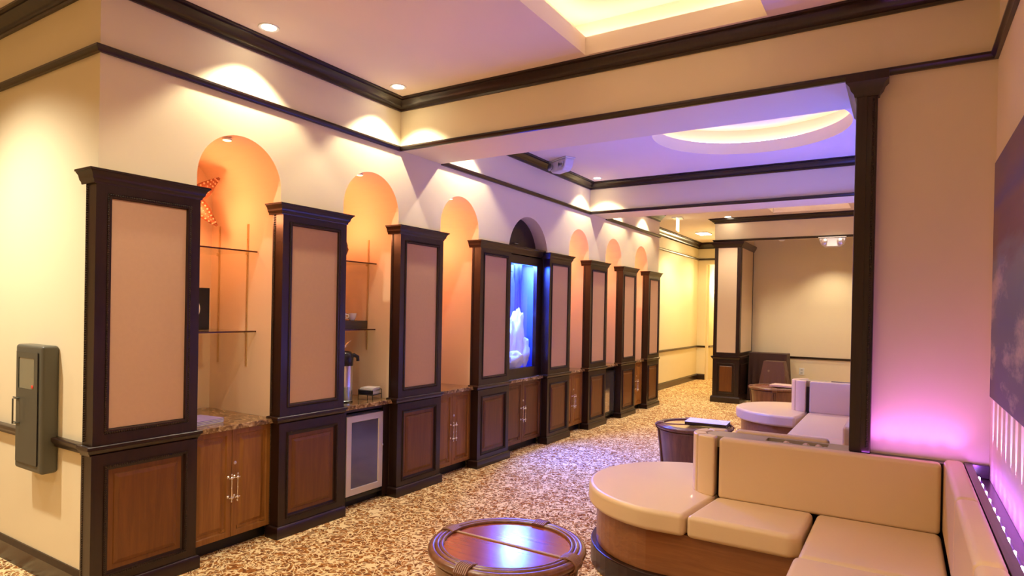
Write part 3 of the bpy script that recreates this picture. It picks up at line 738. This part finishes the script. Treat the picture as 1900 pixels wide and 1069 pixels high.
# ------------------------------------------------------------------ aquarium
ya, yb, yc = NICHES[3]
t = thing('aquarium', 'tall glowing blue aquarium set in the dark wood wall', 'aquarium', (-3.772, yc, CT + .002))
AX = -3.772
g0, g1, zg0, zg1 = 5.950, 6.625, .955, 2.165
loc_ = lambda m: MB().add([(v[0] - AX, v[1] - yc, v[2] - CT - .002) for v in m.v], m.f)
m = MB()
def frame_face(m, x):
    m.add([(x, ya + .002, CT + .002), (x, yb - .002, CT + .002), (x, yb - .002, 2.27), (x, ya + .002, 2.27), (x, g0, zg0), (x, g1, zg0), (x, g1, zg1), (x, g0, zg1)], [(0, 1, 5, 4), (1, 2, 6, 5), (2, 3, 7, 6), (3, 0, 4, 7)])
    m.add([(x, g0, zg0), (x, g1, zg0), (x, g1, zg1), (x, g0, zg1), (x - .046, g0, zg0), (x - .046, g1, zg0), (x - .046, g1, zg1), (x - .046, g0, zg1)], [(0, 1, 5, 4), (1, 2, 6, 5), (2, 3, 7, 6), (3, 0, 4, 7)])
frame_face(m, AX); loc_(m).build('frame', DARK, t)
pr = [(0, 2.27), (.008, 2.272), (.012, 2.29), (.03, 2.305), (.034, 2.325), (.05, 2.34), (.05, 2.36), (0, 2.365)]
m = MB().sweep([(AX, ya + .002), (AX, yb - .002)], pr).box(-3.92, AX, ya + .002, yb - .002, 2.26, 2.365); loc_(m).build('header_moulding', DARKH, t, smooth=True)
pts, zs = arch_pts(ya + .002, yb - .002, 2.708)
m = MB().add([(-3.86, y, z) for y, z in [(ya + .002, 2.365)] * 0 + [(y, z) for y, z in pts if z > 2.36]], [tuple(range(len([1 for y, z in pts if z > 2.36])))])
loc_(m).build('arched_hatch', DARK, t)
loc_(MB().tube([(-3.86, yc - .04, 2.40), (-3.83, yc - .04, 2.405), (-3.83, yc + .04, 2.405), (-3.86, yc + .04, 2.40)], .004, 6)).build('hatch_handle', STEEL, t, smooth=True)
m = MB().box(-3.822, -3.818, g0, g1, zg0, zg1); loc_(m).build('glass_pane', GLASS, t)
BLUEW = mat('tank_back_blue', (.07, .115, .50), .6, var=.25, vscale=5)
WHITER = mat('white_coral_rock', (.85, .88, .90), .8, bump=1.0, bscale=40, var=.08, vscale=15)
BLUED = mat('overflow_pipe_blue', (.006, .02, .22), .5)
m = MB().add([(-4.05, 5.90, .9), (-4.05, 6.70, .9), (-4.05, 6.70, 2.22), (-4.05, 5.90, 2.22), (-3.824, 5.90, .9), (-3.824, 6.70, .9), (-3.824, 6.70, 2.22), (-3.824, 5.90, 2.22)],
             [(0, 1, 2, 3), (0, 1, 5, 4), (0, 4, 7, 3), (1, 2, 6, 5), (3, 2, 6, 7)])
loc_(m).build('tank_interior', BLUEW, t)
m = MB()
for (y, r, x) in ((6.50, .038, -3.98), (6.62, .024, -4.0)):
    m.tube([(x, y, 2.2), (x, y, 2.02), (x, y, 1.95), (x, y, 1.35)], [r, r, r * .55, r * .55], 14)
m.box(-4.04, -4.0, 5.92, 6.44, 2.09, 2.10)
loc_(m).build('overflow_pipe', BLUED, t, smooth=True)
def rock(cy, cx, rz_, ry, h, seed):
    rnd = random.Random(seed); m = MB(); n, mm = 26, 22
    import mathutils
    for i in range(mm + 1):
        for k in range(n):
            a = PI * i / mm; q = 2 * PI * k / n
            p = Vector((math.sin(a) * math.cos(q), math.sin(a) * math.sin(q), -math.cos(a)))
            d = 1 + .30 * mathutils.noise.noise(p * 1.6 + Vector((seed, 0, 0))) + .16 * mathutils.noise.noise(p * 4 + Vector((seed, 3, 0)))
            m.v.append((cx + p.x * .062 * d, cy + p.y * ry * d, .955 + h / 2 + p.z * h * .52 * d))
    m.f = [(i * n + k, i * n + (k + 1) % n, (i + 1) * n + (k + 1) % n, (i + 1) * n + k) for i in range(mm) for k in range(n)]
    return m
for j, (cy, cx, ry, h, sd) in enumerate([(6.45, -3.925, .115, .66, 3), (6.12, -3.90, .09, .50, 8), (6.57, -3.90, .085, .34, 12), (6.29, -3.93, .10, .58, 5), (6.32, -3.89, .20, .20, 21), (6.05, -3.89, .10, .26, 33)]):
    loc_(rock(cy, cx, 0, ry, h, sd)).build('coral_rock', WHITER, t, smooth=True)
ll = light('aquarium_lamp', 'AREA', (-3.94, 6.29, 2.19), 44, (.26, .40, 1.0), shape='RECTANGLE'); ll.data.size = .18; ll.data.size_y = .66; 
ll = light('aquarium_front_fill', 'AREA', (-3.85, 6.29, 2.175), 130, (.01, .06, 1.0), shape='RECTANGLE'); ll.data.size = .04; ll.data.size_y = .62; ll.rotation_euler = (0, math.radians(-42), 0)  # added hidden fill that throws deeper blue onto the pillar side

spot((-3.98, 6.27, 2.18), 420, (.04, .06, 1.0), 36, .9, .05, aim=(-3.2, 6.35, 0), name='aquarium_spill_fill')  # added hidden spot that makes the blue patch on the carpet

# ------------------------------------------------------------------ ceiling fixtures
def downlight(x, y, z, label, r=.045):
    t = thing('downlight', label, 'ceiling light', (x, y, z), group='recessed ceiling downlights')
    MB().lathe([(r, -.001), (r + .018, -.004), (r + .020, 0)], n=24).build('trim_ring', WHITEP, t, smooth=True)
    MB().lathe([(0, -.006), (r * .6, -.005), (r, -.002)], n=24).build('lens', LAMP, t, smooth=True)
    return t
for (y, k), lab in zip(WASH, ['recessed downlight over the starfish niche', 'recessed downlight over the coffee niche, near the beam', 'recessed downlight just behind the near beam', 'recessed downlight at the corner of the blue-lit ceiling', 'recessed downlight behind the second beam', 'recessed downlight over the last niche']):
    downlight(-3.47, y, CEIL - .001, lab)
for i, (x, y) in enumerate([(-2.6, .9), (-.3, .3), (-4.6, .75)]):  # first two fixtures are added out of view, for the lounge fill spots
    downlight(x, y, CEIL - .001, ['added unseen downlight over the seating floor', 'added unseen downlight near the right wall', 'recessed downlight washing the entry wall'][i])
downlight(-2.73, 11.75, CEIL - .001, 'recessed downlight just in front of the far column header', .055)
t = thing('ceiling_panel_light', 'bright rectangular ceiling light in the corridor', 'ceiling light', (-3.72, 13.85, CEIL - .001))
MB().box(-.13, .13, -.2, .2, -.02, 0).build('housing', WHITEP, t, bevel=.004); MB().box(-.12, .12, -.19, .19, -.024, -.0205).build('diffuser', LAMP, t)

def emergency(loc, rz, label, s=1.0, wall=False):
    t = thing('emergency_light', label, 'emergency light', loc, rz, 'emergency lights')
    prof = [(-.17, 0), (.17, 0), (.165, -.03), (.145, -.09), (.10, -.125), (-.10, -.125), (-.145, -.09), (-.165, -.03)]
    m = MB(); vs = []; n = len(prof)
    for y in (-.055, .055): vs += [(x * s, y * s, z * s) for x, z in prof]
    m.add(vs, [tuple(range(n)), tuple(range(n, 2 * n))[::-1]] + [(i, (i + 1) % n, n + (i + 1) % n, n + i) for i in range(n)])
    m.build('housing', mat('frosted_housing', (.75, .72, .78), .3) if 'frosted_housing' not in MATS else MATS['frosted_housing'], t, bevel=.012, seg=3)
    MB().box(-.18 * s, .18 * s, -.065 * s, .065 * s, 0, .014 * s).build('mounting_plate', WHITEP, t, bevel=.004)
    for sx in (-1, 1):
        h = MB().lathe([(.0, 0), (.012, .002), (.03, .014), (.043, .035), (.046, .038), (.043, .040), (0, .044)], (0, 0, 0), 20, Matrix.Rotation(PI / 2, 3, 'X') @ Matrix.Scale(s, 3))
        h.v = [(v[0] + sx * .105 * s, v[1] - .045 * s, v[2] - .058 * s) for v in h.v]
        h.build('lamp_head', STEEL, t, smooth=True)
emergency((-3.43, 6.55, CEIL - .015), math.radians(-28), 'white twin-lamp emergency light on the blue-lit ceiling by the crown moulding', 1.05)
emergency((-1.04, 12.0, ZB - .015), 0, 'twin-lamp emergency light under the far header right of the column', 1.2)
t = thing('smoke_detector', 'small round detector under the far header', 'smoke detector', (-1.85, 12.03, ZB))
MB().lathe([(.03, -.03), (.05, -.02), (.055, 0)], n=20).build('housing', WHITEP, t, smooth=True)
t = thing('exit_sign', 'ceiling-hung lit sign seen edge-on beyond the second beam', 'sign', (-3.57, 11.5, CEIL))
MB().box(-.09, .09, -.14, .14, -.016, 0).build('canopy', WHITEP, t, bevel=.004)
MB().box(-.012, .012, -.15, .15, -.245, -.016).build('lit_panel', SIGNL, t, bevel=.003)
t.rotation_euler = (0, 0, math.radians(10))
t = thing('wall_sconce', 'glowing sconce in the doorway at the end of the corridor', 'wall lamp', (-4.098, 16.45, 2.35))
MB().box(0, .02, -.05, .05, -.15, .15).build('back_plate', BRASS, t)
MB().lathe([(.02, -.16), (.06, -.12), (.075, .0), (.085, .16), (.08, .16)], (.09, 0, 0), 20).build('shade', SCONCE, t, smooth=True)
light('sconce_lamp', 'POINT', (-3.85, 16.45, 2.4), 45, (1, .8, .42), .08)

# small pucks at the crown of each arch, plus added orange fill mid-niche
for i in (0, 1, 2, 4, 5, 6):
    ya, yb, yc = NICHES[i]
    t = thing('puck_light', ['amber puck light in the starfish niche vault', 'amber puck light in the coffee niche vault', 'amber puck light in the niche left of the aquarium', '', 'amber puck light in the first niche beyond the aquarium', 'amber puck light in the niche above the far fridge', 'amber puck light in the last niche'][i], 'light', (-3.80, yc - .05, 2.718), group='amber puck lights in the niche vaults')
    MB().lathe([(.028, -.012), (.032, -.008), (.032, 0)], n=20).build('housing', WHITEP, t, smooth=True)
    MB().lathe([(0, -.016), (.02, -.015), (.027, -.012)], n=20).build('lens', emat('amber_lens%d' % i, (1, .5, .18), 6), t, smooth=True)
    light('niche_fill', 'POINT', (-4.14, yc - .03, 2.30), 6.0, (1, .33, .13), .05)

# ------------------------------------------------------------------ wall cabinet for the extinguisher
t = thing('extinguisher_cabinet', 'tall bronze-grey extinguisher cabinet with a small window on the entry wall', 'cabinet', (-4.278, YL - .001, .64))
MB().box(-.172, .172, -.088, 0, 0, .73).build('body', GREYP, t, bevel=.018, seg=4)
m = MB(); m.rings(-.145, .128, .045, .69, [(0, 0), (.0, .004), (.003, .005)], FYm(-.0885), cap=False)
m.rings(-.142, .125, .048, .687, [(0, .005), (.028, .005)], FYm(-.0885), cap=False)
m = MB(); w0, w1, h0, h1 = -.115, .085, .475, .655
F = FYm(-.0885)
m.add([F(-.145, .045, .005), F(.128, .045, .005), F(.128, .69, .005), F(-.145, .69, .005), F(w0, h0, .005), F(w1, h0, .005), F(w1, h1, .005), F(w0, h1, .005)], [(0, 1, 5, 4), (1, 2, 6, 5), (2, 3, 7, 6), (3, 0, 4, 7)])
m.add([F(-.145, .045, 0), F(.128, .045, 0), F(.128, .69, 0), F(-.145, .69, 0), F(-.145, .045, .005), F(.128, .045, .005), F(.128, .69, .005), F(-.145, .69, .005)], [(0, 1, 5, 4), (1, 2, 6, 5), (2, 3, 7, 6), (3, 0, 4, 7)])
m.build('door', DGREYP, t)
MB().add([F(w0, h0, .002), F(w1, h0, .002), F(w1, h1, .002), F(w0, h1, .002)], [(0, 1, 2, 3)]).build('window', mat('smoked_window', (.20, .19, .125), .12, coat=.5), t)
MB().ball((.065, -.0935, .492), .013, 10, 6, (1, .25, .8)).build('seal', REDM, t, smooth=True)
MB().tube([(-.10, -.094, .415), (-.10, -.125, .415), (-.10, -.125, .27), (-.10, -.094, .27)], .0045, 8).tube([(-.175, -.095, .415), (-.10, -.097, .415)], .004, 6).tube([(-.175, -.095, .27), (-.10, -.097, .27)], .004, 6).build('pull_handle', DGREYP, t, smooth=True)
MB().box(.130, .134, -.094, -.088, .05, .685).build('door_gap', BLACKP, t)

# ------------------------------------------------------------------ sofas
def arc(cx, cy, r, a0, a1, n): return [(cx + r * math.cos(math.radians(a0 + (a1 - a0) * k / n)), cy + r * math.sin(math.radians(a0 + (a1 - a0) * k / n))) for k in range(n + 1)]
ZS0, ZS1, ZT = .385, .512, .872
def cushion(t, poly, z0, z1, name, r=.028, seg=5):
    a = math.radians(25)
    return MB().prism(poly, z0, z1).build(name, LEATH, t, bevel=r, seg=seg, angle=32)
def rect(x0, x1, y0, y1): return [(x0, y0), (x1, y0), (x1, y1), (x0, y1)]
def wedge_back(t, c, r0, r1, a0, a1, z0, z1, n=6):
    poly = arc(c[0], c[1], r1, a0, a1, n) + arc(c[0], c[1], r0, a1, a0, n)
    return cushion(t, poly, z0, z1, 'back_cushion', .022)
IC = (-.955, 4.09); RO, RI = .175, .095
def sofa_near():
    t = thing('booth_sofa', 'large cream leather corner booth in the foreground with a rounded end', 'sofa', (0, 0, 0))
    t.location = (-.5, 3.6, 0); ox, oy = -.5, 3.6
    T = lambda poly: [(x - ox, y - oy) for x, y in poly]
    # wood base and plinth
    c = (-1.15, 4.09)
    a = arc(c[0], c[1], .60, 90, 262, 30)
    outer = a + [(-.36, 3.50), (-.36, 1.2), (.20, 1.2), (.20, 4.0), (-.95, 4.0), (-.95, 4.69)]
    MB().prism(T([(x, y) for x, y in outer]), .135, ZS0).build('base', SOFAW, t, bevel=.004)
    a = arc(c[0], c[1], .635, 90, 264, 30)
    MB().prism(T(a + [(-.38, 3.462), (-.38, 1.2), (.2, 1.2), (.2, 4.0), (-.95, 4.0), (-.95, 4.72)]), 0, .135).build('plinth', DARKX, t, bevel=.006)
    disc = [(-1.005, 3.452)] + arc(c[0], c[1], .655, 264, 86, 40) + [(-.955, 4.70), (-.955, 3.90)]
    cushion(t, T(disc), ZS0, ZS1, 'rounded_seat_cushion', .03, 5)
    cushion(t, T([(-.992, 3.452), (-.462, 3.452), (-.415, 3.50), (-.408, 3.93), (-.943, 3.93)]), ZS0, ZS1, 'seat_cushion')
    cushion(t, T([(-.395, 3.19), (.19, 3.19), (.19, 3.93), (-.39, 3.93)]), ZS0, ZS1, 'seat_cushion', .03)
    cushion(t, T(rect(-.41, .19, 2.40, 3.18)), ZS0, ZS1, 'seat_cushion', .03)
    cushion(t, T(rect(-.41, .19, 1.60, 2.39)), ZS0, ZS1, 'seat_cushion', .03)
    # backs
    cushion(t, T(rect(-.935, .185, 3.915, 3.995)), ZS1 - .01, ZT, 'back_cushion', .022)
    for k, (a0, a1) in enumerate([(268, 226), (224, 182), (178, 136), (134, 92)]):
        poly = arc(IC[0], IC[1], RO, a0, a1, 6) + arc(IC[0], IC[1], RI, a1, a0, 6)
        cushion(t, T(poly), ZS1 - .005, ZT, 'bolster', .02)
    y = 3.985
    for L_ in (.83, .80, .80):
        cushion(t, T(rect(.195, .282, y - L_, y)), ZS1 - .01, ZT + .02, 'back_cushion', .026); y -= L_ + .004
    return t
sofa_near()
# island ledge between the two booths, with trough of shells
def island(dy, label, tlabel):
    t = thing('ledge_planter', label, 'ledge', (-.6, 4.09 + dy, 0))
    body = arc(-.355, 0, RI - .006, 90, 270, 16) + [(.345, -(RI - .006)), (.345, RI - .006)]
    MB().prism(body, 0, .80).build('body', DARKX, t)
    # top with a rectangular opening
    m = MB(); x0, x1, y0, y1 = -.09, .245, -.055, .055; R_ = RI - .004
    outl = [(x0, R_)] + arc(-.355, 0, R_, 90, 270, 16) + [(x0, -R_)]
    z = .867; m.prism(outl, .80, z); m.prism([(x1, -R_), (.36, -R_), (.36, R_), (x1, R_)], .80, z); m.prism(rect(x0, x1, y1, R_), .80, z); m.prism(rect(x0, x1, -R_, y0), .80, z)
    m.build('top', LEDGE, t)
    m = MB(); m.prism(rect(x0, x1, y0, y1), .8005, .828); 
    m.build('trough', PLANT, t)
island(0, 'narrow ledge with a shell trough between the near and middle booths', '')
rnd = random.Random(4)
shells = []
for k in range(9):
    x = -.66 + k * .036 + rnd.uniform(-.006, .006); y = 4.09 + rnd.uniform(-.02, .03); r = rnd.uniform(.015, .024)
    m = MB(); n, mm = 12, 8
    for i in range(mm + 1):
        for q in range(n):
            a = PI * i / mm; b_ = 2 * PI * q / n; rr = r * (1 + .16 * math.cos(b_ * 5)) * (1 + .25 * math.cos(a))
            m.v.append((rr * math.sin(a) * math.cos(b_), rr * math.sin(a) * math.sin(b_), -r * math.cos(a) * .85 + r * .85))
    m.f = [(i * n + q, i * n + (q + 1) % n, (i + 1) * n + (q + 1) % n, (i + 1) * n + q) for i in range(mm) for q in range(n)]
    o = m.build('seashell', SHELLM, smooth=True, loc=(x, y, .8285), label='small pinkish shell lying in the ledge trough between the booths', cat='shell', group='shells in the ledge trough')
    shells.append(o)
def sofa_mid():
    t = thing('booth_sofa', 'middle cream booth facing the back, between the two drum tables, mostly behind the pilaster', 'sofa', (-.5, 6.0, 0)); ox, oy = -.5, 6.0
    T = lambda poly: [(x - ox, y - oy) for x, y in poly]
    dy = 4.06; c = (-1.09, 4.09 + dy)
    # far run along the second island
    outer = arc(c[0], c[1], .58, 90, 262, 30) + [(-.87, 3.52 + dy), (-.87, 4.75), (-.262, 4.75), (-.262, 4.0 + dy), (-.92, 4.0 + dy), (-.92, 4.66 + dy)]
    MB().prism(T(outer), .135, ZS0).build('base', SOFAW, t, bevel=.004)
    MB().prism(T(arc(c[0], c[1], .62, 90, 264, 30) + [(-.89, 3.48 + dy), (-.89, 4.75), (-.262, 4.75), (-.262, 4.0 + dy), (-.92, 4.0 + dy), (-.92, 4.70 + dy)]), 0, .135).build('plinth', DARKX, t, bevel=.006)
    disc = [(-.985, 3.452 + dy)] + arc(c[0], c[1], .64, 264, 86, 40) + [(-.925, 4.70 + dy), (-.925, 3.92 + dy)]
    cushion(t, T(disc), ZS0, ZS1, 'rounded_seat_cushion', .03)
    cushion(t, T(rect(-.912, -.34, 6.42, 3.95 + dy)), ZS0, ZS1, 'seat_cushion', .024)
    cushion(t, T(rect(-.912, -.34, 4.80, 6.41)), ZS0, ZS1, 'seat_cushion', .024)
    cushion(t, T(rect(-.90, -.345, 3.935 + dy, 4.015 + dy)), ZS1 - .01, ZT, 'back_cushion', .022)
    ic = (-.935, 4.11 + dy)
    for a0, a1 in [(268, 226), (224, 182), (178, 136), (134, 92)]:
        poly = arc(ic[0], ic[1], RO, a0, a1, 6) + arc(ic[0], ic[1], RI, a1, a0, 6)
        cushion(t, T(poly), ZS1 - .005, ZT, 'bolster', .02)
    yy = 4.0 + dy
    for L_ in (1.1, 1.1, 1.0): cushion(t, T(rect(-.335, -.262, yy - L_, yy)), ZS1 - .01, ZT, 'back_cushion', .022); yy -= L_ + .004
    # run behind the first island, facing away
    MB().prism(T(rect(-.95, -.34, 4.27, 4.70)), 0, ZS0).build('base', SOFAW, t)
    cushion(t, T(rect(-.945, -.345, 4.27, 4.72)), ZS0, ZS1, 'seat_cushion', .024)
    cushion(t, T(rect(-.90, -.36, 4.19, 4.262)), ZS1 - .01, .882, 'back_cushion', .02)
    MB().prism(T(rect(-.256, -.11, 4.75, 7.9)), 0, .80).build('wall_ledge', DARKH, t)
sofa_mid()
island(4.08, 'narrow ledge with a dark trough behind the middle booth, at the second beam', '')
# far tall pebbles strip on second island are only a few pixels
for k in range(6):
    m = MB().ball((0, 0, .016), .02, 10, 7, (1.3, 1, .8)); m.build('seashell', SHELLM, smooth=True, loc=(-.62 + k * .055, 8.16 + (k % 2) * .02, .8285), label='small brownish shell in the far ledge trough behind the middle booth', cat='shell', group='shells in the far ledge trough')

# right wall ledge with LED trough
t = thing('light_ledge', 'dark ledge with a violet LED trough along the right wall behind the booth', 'ledge', (.34, 4.0, 0))
MB().box(-.052, -.018, -3.6, .083, 0, .868).box(-.018, .055, -3.6, .083, 0, .80).box(-.018, .055, .045, .083, .80, .868).box(-.57, -.052, -.0, .083, 0, .862).build('body', DARKX, t, bevel=.002)
LED = [3.949, 3.788, 3.639, 3.494, 3.340, 3.202, 3.054, 2.912, 2.761, 2.603, 2.45, 2.30, 2.15, 2.0]
t = thing('led_strip', 'row of violet LED bulbs along the right wall trough', 'LED strip', (.343, 4.0, .801))
MB().box(-.010, .010, -2.2, .0, 0, .012).build('channel', BLACKP, t)
for y in LED:
    m = MB().lathe([(.0055, 0), (.006, .010), (.0, .015)], (0, y - 4.0, .012), 12); m.build('bulb', LEDP, t, smooth=True)
for i, y in enumerate(LED):
    c = [(.75, .3, 1), (.55, .35, 1), (.9, .3, .85)][i % 3]
    spot((.35, y, .845), 26, c, 14, .5, .004, aim=(.396 + .001, y, 1.12), name='led_beam')
for i, y in enumerate(LED):
    light('led_glow', 'POINT', (.343, y, .846), LEDW, (.45, .10, 1.0), .008)
for k in range(5): spot((-.12 + k * .09, 4.010, .872), LEDB, (.66, .17, 1.0), 100, 1, .03, aim=(-.12 + k * .09, 4.084, 1.42), name='led_backwash')
light('led_backline', 'AREA', (.06, 4.012, .869), .45, (.60, .14, 1.0), shape='RECTANGLE', size_y=.02, rot=(PI, 0, 0)).data.size = .48
for k in range(8): spot((-.17, 4.9 + .4 * k, .83), LEDM, (.05, .11, 1.0), 150, 1, .02, aim=(-.75, 5.0 + .4 * k, 3.4), name='blue_uplight')
# ------------------------------------------------------------------ painting
o = MB().box(-.028, 0, -1.45, 0, -.57, .57).build('painting', CANVAS, bevel=.004, loc=(XR - .001, 3.835, 1.815), label='large unframed canvas of a stormy purple and blue sky on the right wall', cat='painting')

# ------------------------------------------------------------------ drum tables
def drum(label, loc, rz):
    t = thing('drum_table', label, 'table', loc, rz, 'round rattan drum tables')
    R = .372
    MB().lathe([(.30, 0), (.305, .02), (.325, .20), (.350, .40), (.355, .44)], n=56).build('body', TABW, t, smooth=True)
    m = MB()
    for r, z, rr in ((R - .010, .470, .022), (R - .034, .484, .013), (R - .056, .486, .010)):
        m.tube([(r * math.cos(2 * PI * k / 64), r * math.sin(2 * PI * k / 64), z) for k in range(64)], rr, 10, True)
    m.tube([(.352 * math.cos(2 * PI * k / 64), .352 * math.sin(2 * PI * k / 64), .435) for k in range(64)], .008, 8, True)
    m.build('rim', TABW, t, smooth=True)
    MB().lathe([(R - .02, .44), (R - .05, .482), (0, .483)], n=64).build('top', TOPW, t, smooth=True)
    MB().box(-.312, .312, -.007, -.001, .482, .489).box(-.312, .312, .001, .007, .482, .489).build('centre_bar', BARM, t, bevel=.002)
    for k in range(4):
        a = k * PI / 2; s = MB()
        M = Matrix.Rotation(a, 3, 'Z')
        for j in range(-3, 4):
            q = j * .034 / 1.0
            pts = [(R - .070, q * .30, .492), (R - .035, q * .30, .500), (R - .005, q * .3, .496), (R + .016, q * .3, .474), (R + .008, q * .3, .450), (R - .012, q * .3, .435)]
            s.tube([M @ Vector(p) for p in pts], .0062, 6)
        s.build('binding', STRAP, t, smooth=True)
        b_ = MB()
        for q in (-.022, 0, .022): b_.tube([M @ Vector(p) for p in [(.357, q, .43), (.353, q, .38), (.332, q, .20), (.312, q, .01)]], .010, 8)
        b_.build('post', TABW, t, smooth=True)
drum('round rattan-rimmed drum table cut off by the bottom edge, nearest the camera', (-1.615, 2.595, 0), math.radians(0))
drum('dark drum table behind the near booth with a white menu on top', (-1.80, 6.49, 0), math.radians(24))
drum('small-looking drum table in front of the draped furniture at the far end', (-1.72, 10.75, 0), math.radians(10))
t = thing('menu_book', 'flat white menu book on the middle drum table', 'book', (-1.66, 6.47, .507), rz=math.radians(4))
MB().box(-.20, .20, -.13, .13, 0, .028).build('pages', wood('menu_edge', (.03, .02, .02), (.05, .035, .03)), t, bevel=.002); MB().box(-.202, .202, -.132, .132, .028, .032).build('cover', PAPER, t)
t = thing('menu_book', 'pinkish flat menu on the far drum table', 'book', (-1.55, 10.7, .507), rz=math.radians(-8))
MB().box(-.20, .20, -.14, .14, 0, .03).build('pages', mat('pink_cover', (.62, .42, .38), .5), t, bevel=.003)

# ------------------------------------------------------------------ far end furniture
def draped(label, x0, x1, y0, y1, h, flare, seed, loc, cloth=CLOTH):
    rnd = random.Random(seed); t = thing('draped_stand', label, 'table', loc)
    m = MB(); n = 64; levels = 10
    def per(u, ex):
        W, D_ = (x1 - x0) + 2 * ex, (y1 - y0) + 2 * ex; L_ = 2 * (W + D_); s = (u % 1) * L_
        if s < W: return (x0 - ex + s, y0 - ex)
        s -= W
        if s < D_: return (x1 + ex, y0 - ex + s)
        s -= D_
        if s < W: return (x1 + ex - s, y1 + ex)
        return (x0 - ex, y1 + ex - (s - W))
    for i in range(levels + 1):
        f = i / levels
        for k in range(n):
            ex = flare * f + .014 * f * math.sin(k * 1.9 + seed) * (1 + f)
            p = per(k / n, ex); m.v.append((p[0], p[1], h * (1 - f) + (.02 if f == 1 else 0)))
    m.f = [(i * n + k, i * n + (k + 1) % n, (i + 1) * n + (k + 1) % n, (i + 1) * n + k) for i in range(levels) for k in range(n)] + [tuple(range(n))]
    m.build('tablecloth', cloth, t, smooth=True)
    MB().box(x0 + .01, x1 - .01, y0 + .01, y1 - .01, 0, h - .01).build('stand', KICK, t)
draped('tall dark draped stand against the far wall right of the column', -.33, .33, -.2, .2, .91, .02, 3, (-2.14, 12.78, 0))
draped('lower brown floral-draped stand in front of the dark draped one', -.17, .17, -.14, .14, .80, .12, 9, (-1.95, 12.20, 0), CLOTH2)
t = thing('wall_outlet', 'white outlet plate low on the far wall', 'outlet', (-1.615, 13.099, .57))
MB().box(-.045, .045, -.006, 0, -.065, .065).build('plate', WHITEP, t, bevel=.002); MB().box(-.018, .018, -.008, -.006, .012, .045).box(-.018, .018, -.008, -.006, -.045, -.012).build('socket', mat('socket_grey', (.55, .54, .5), .4), t)
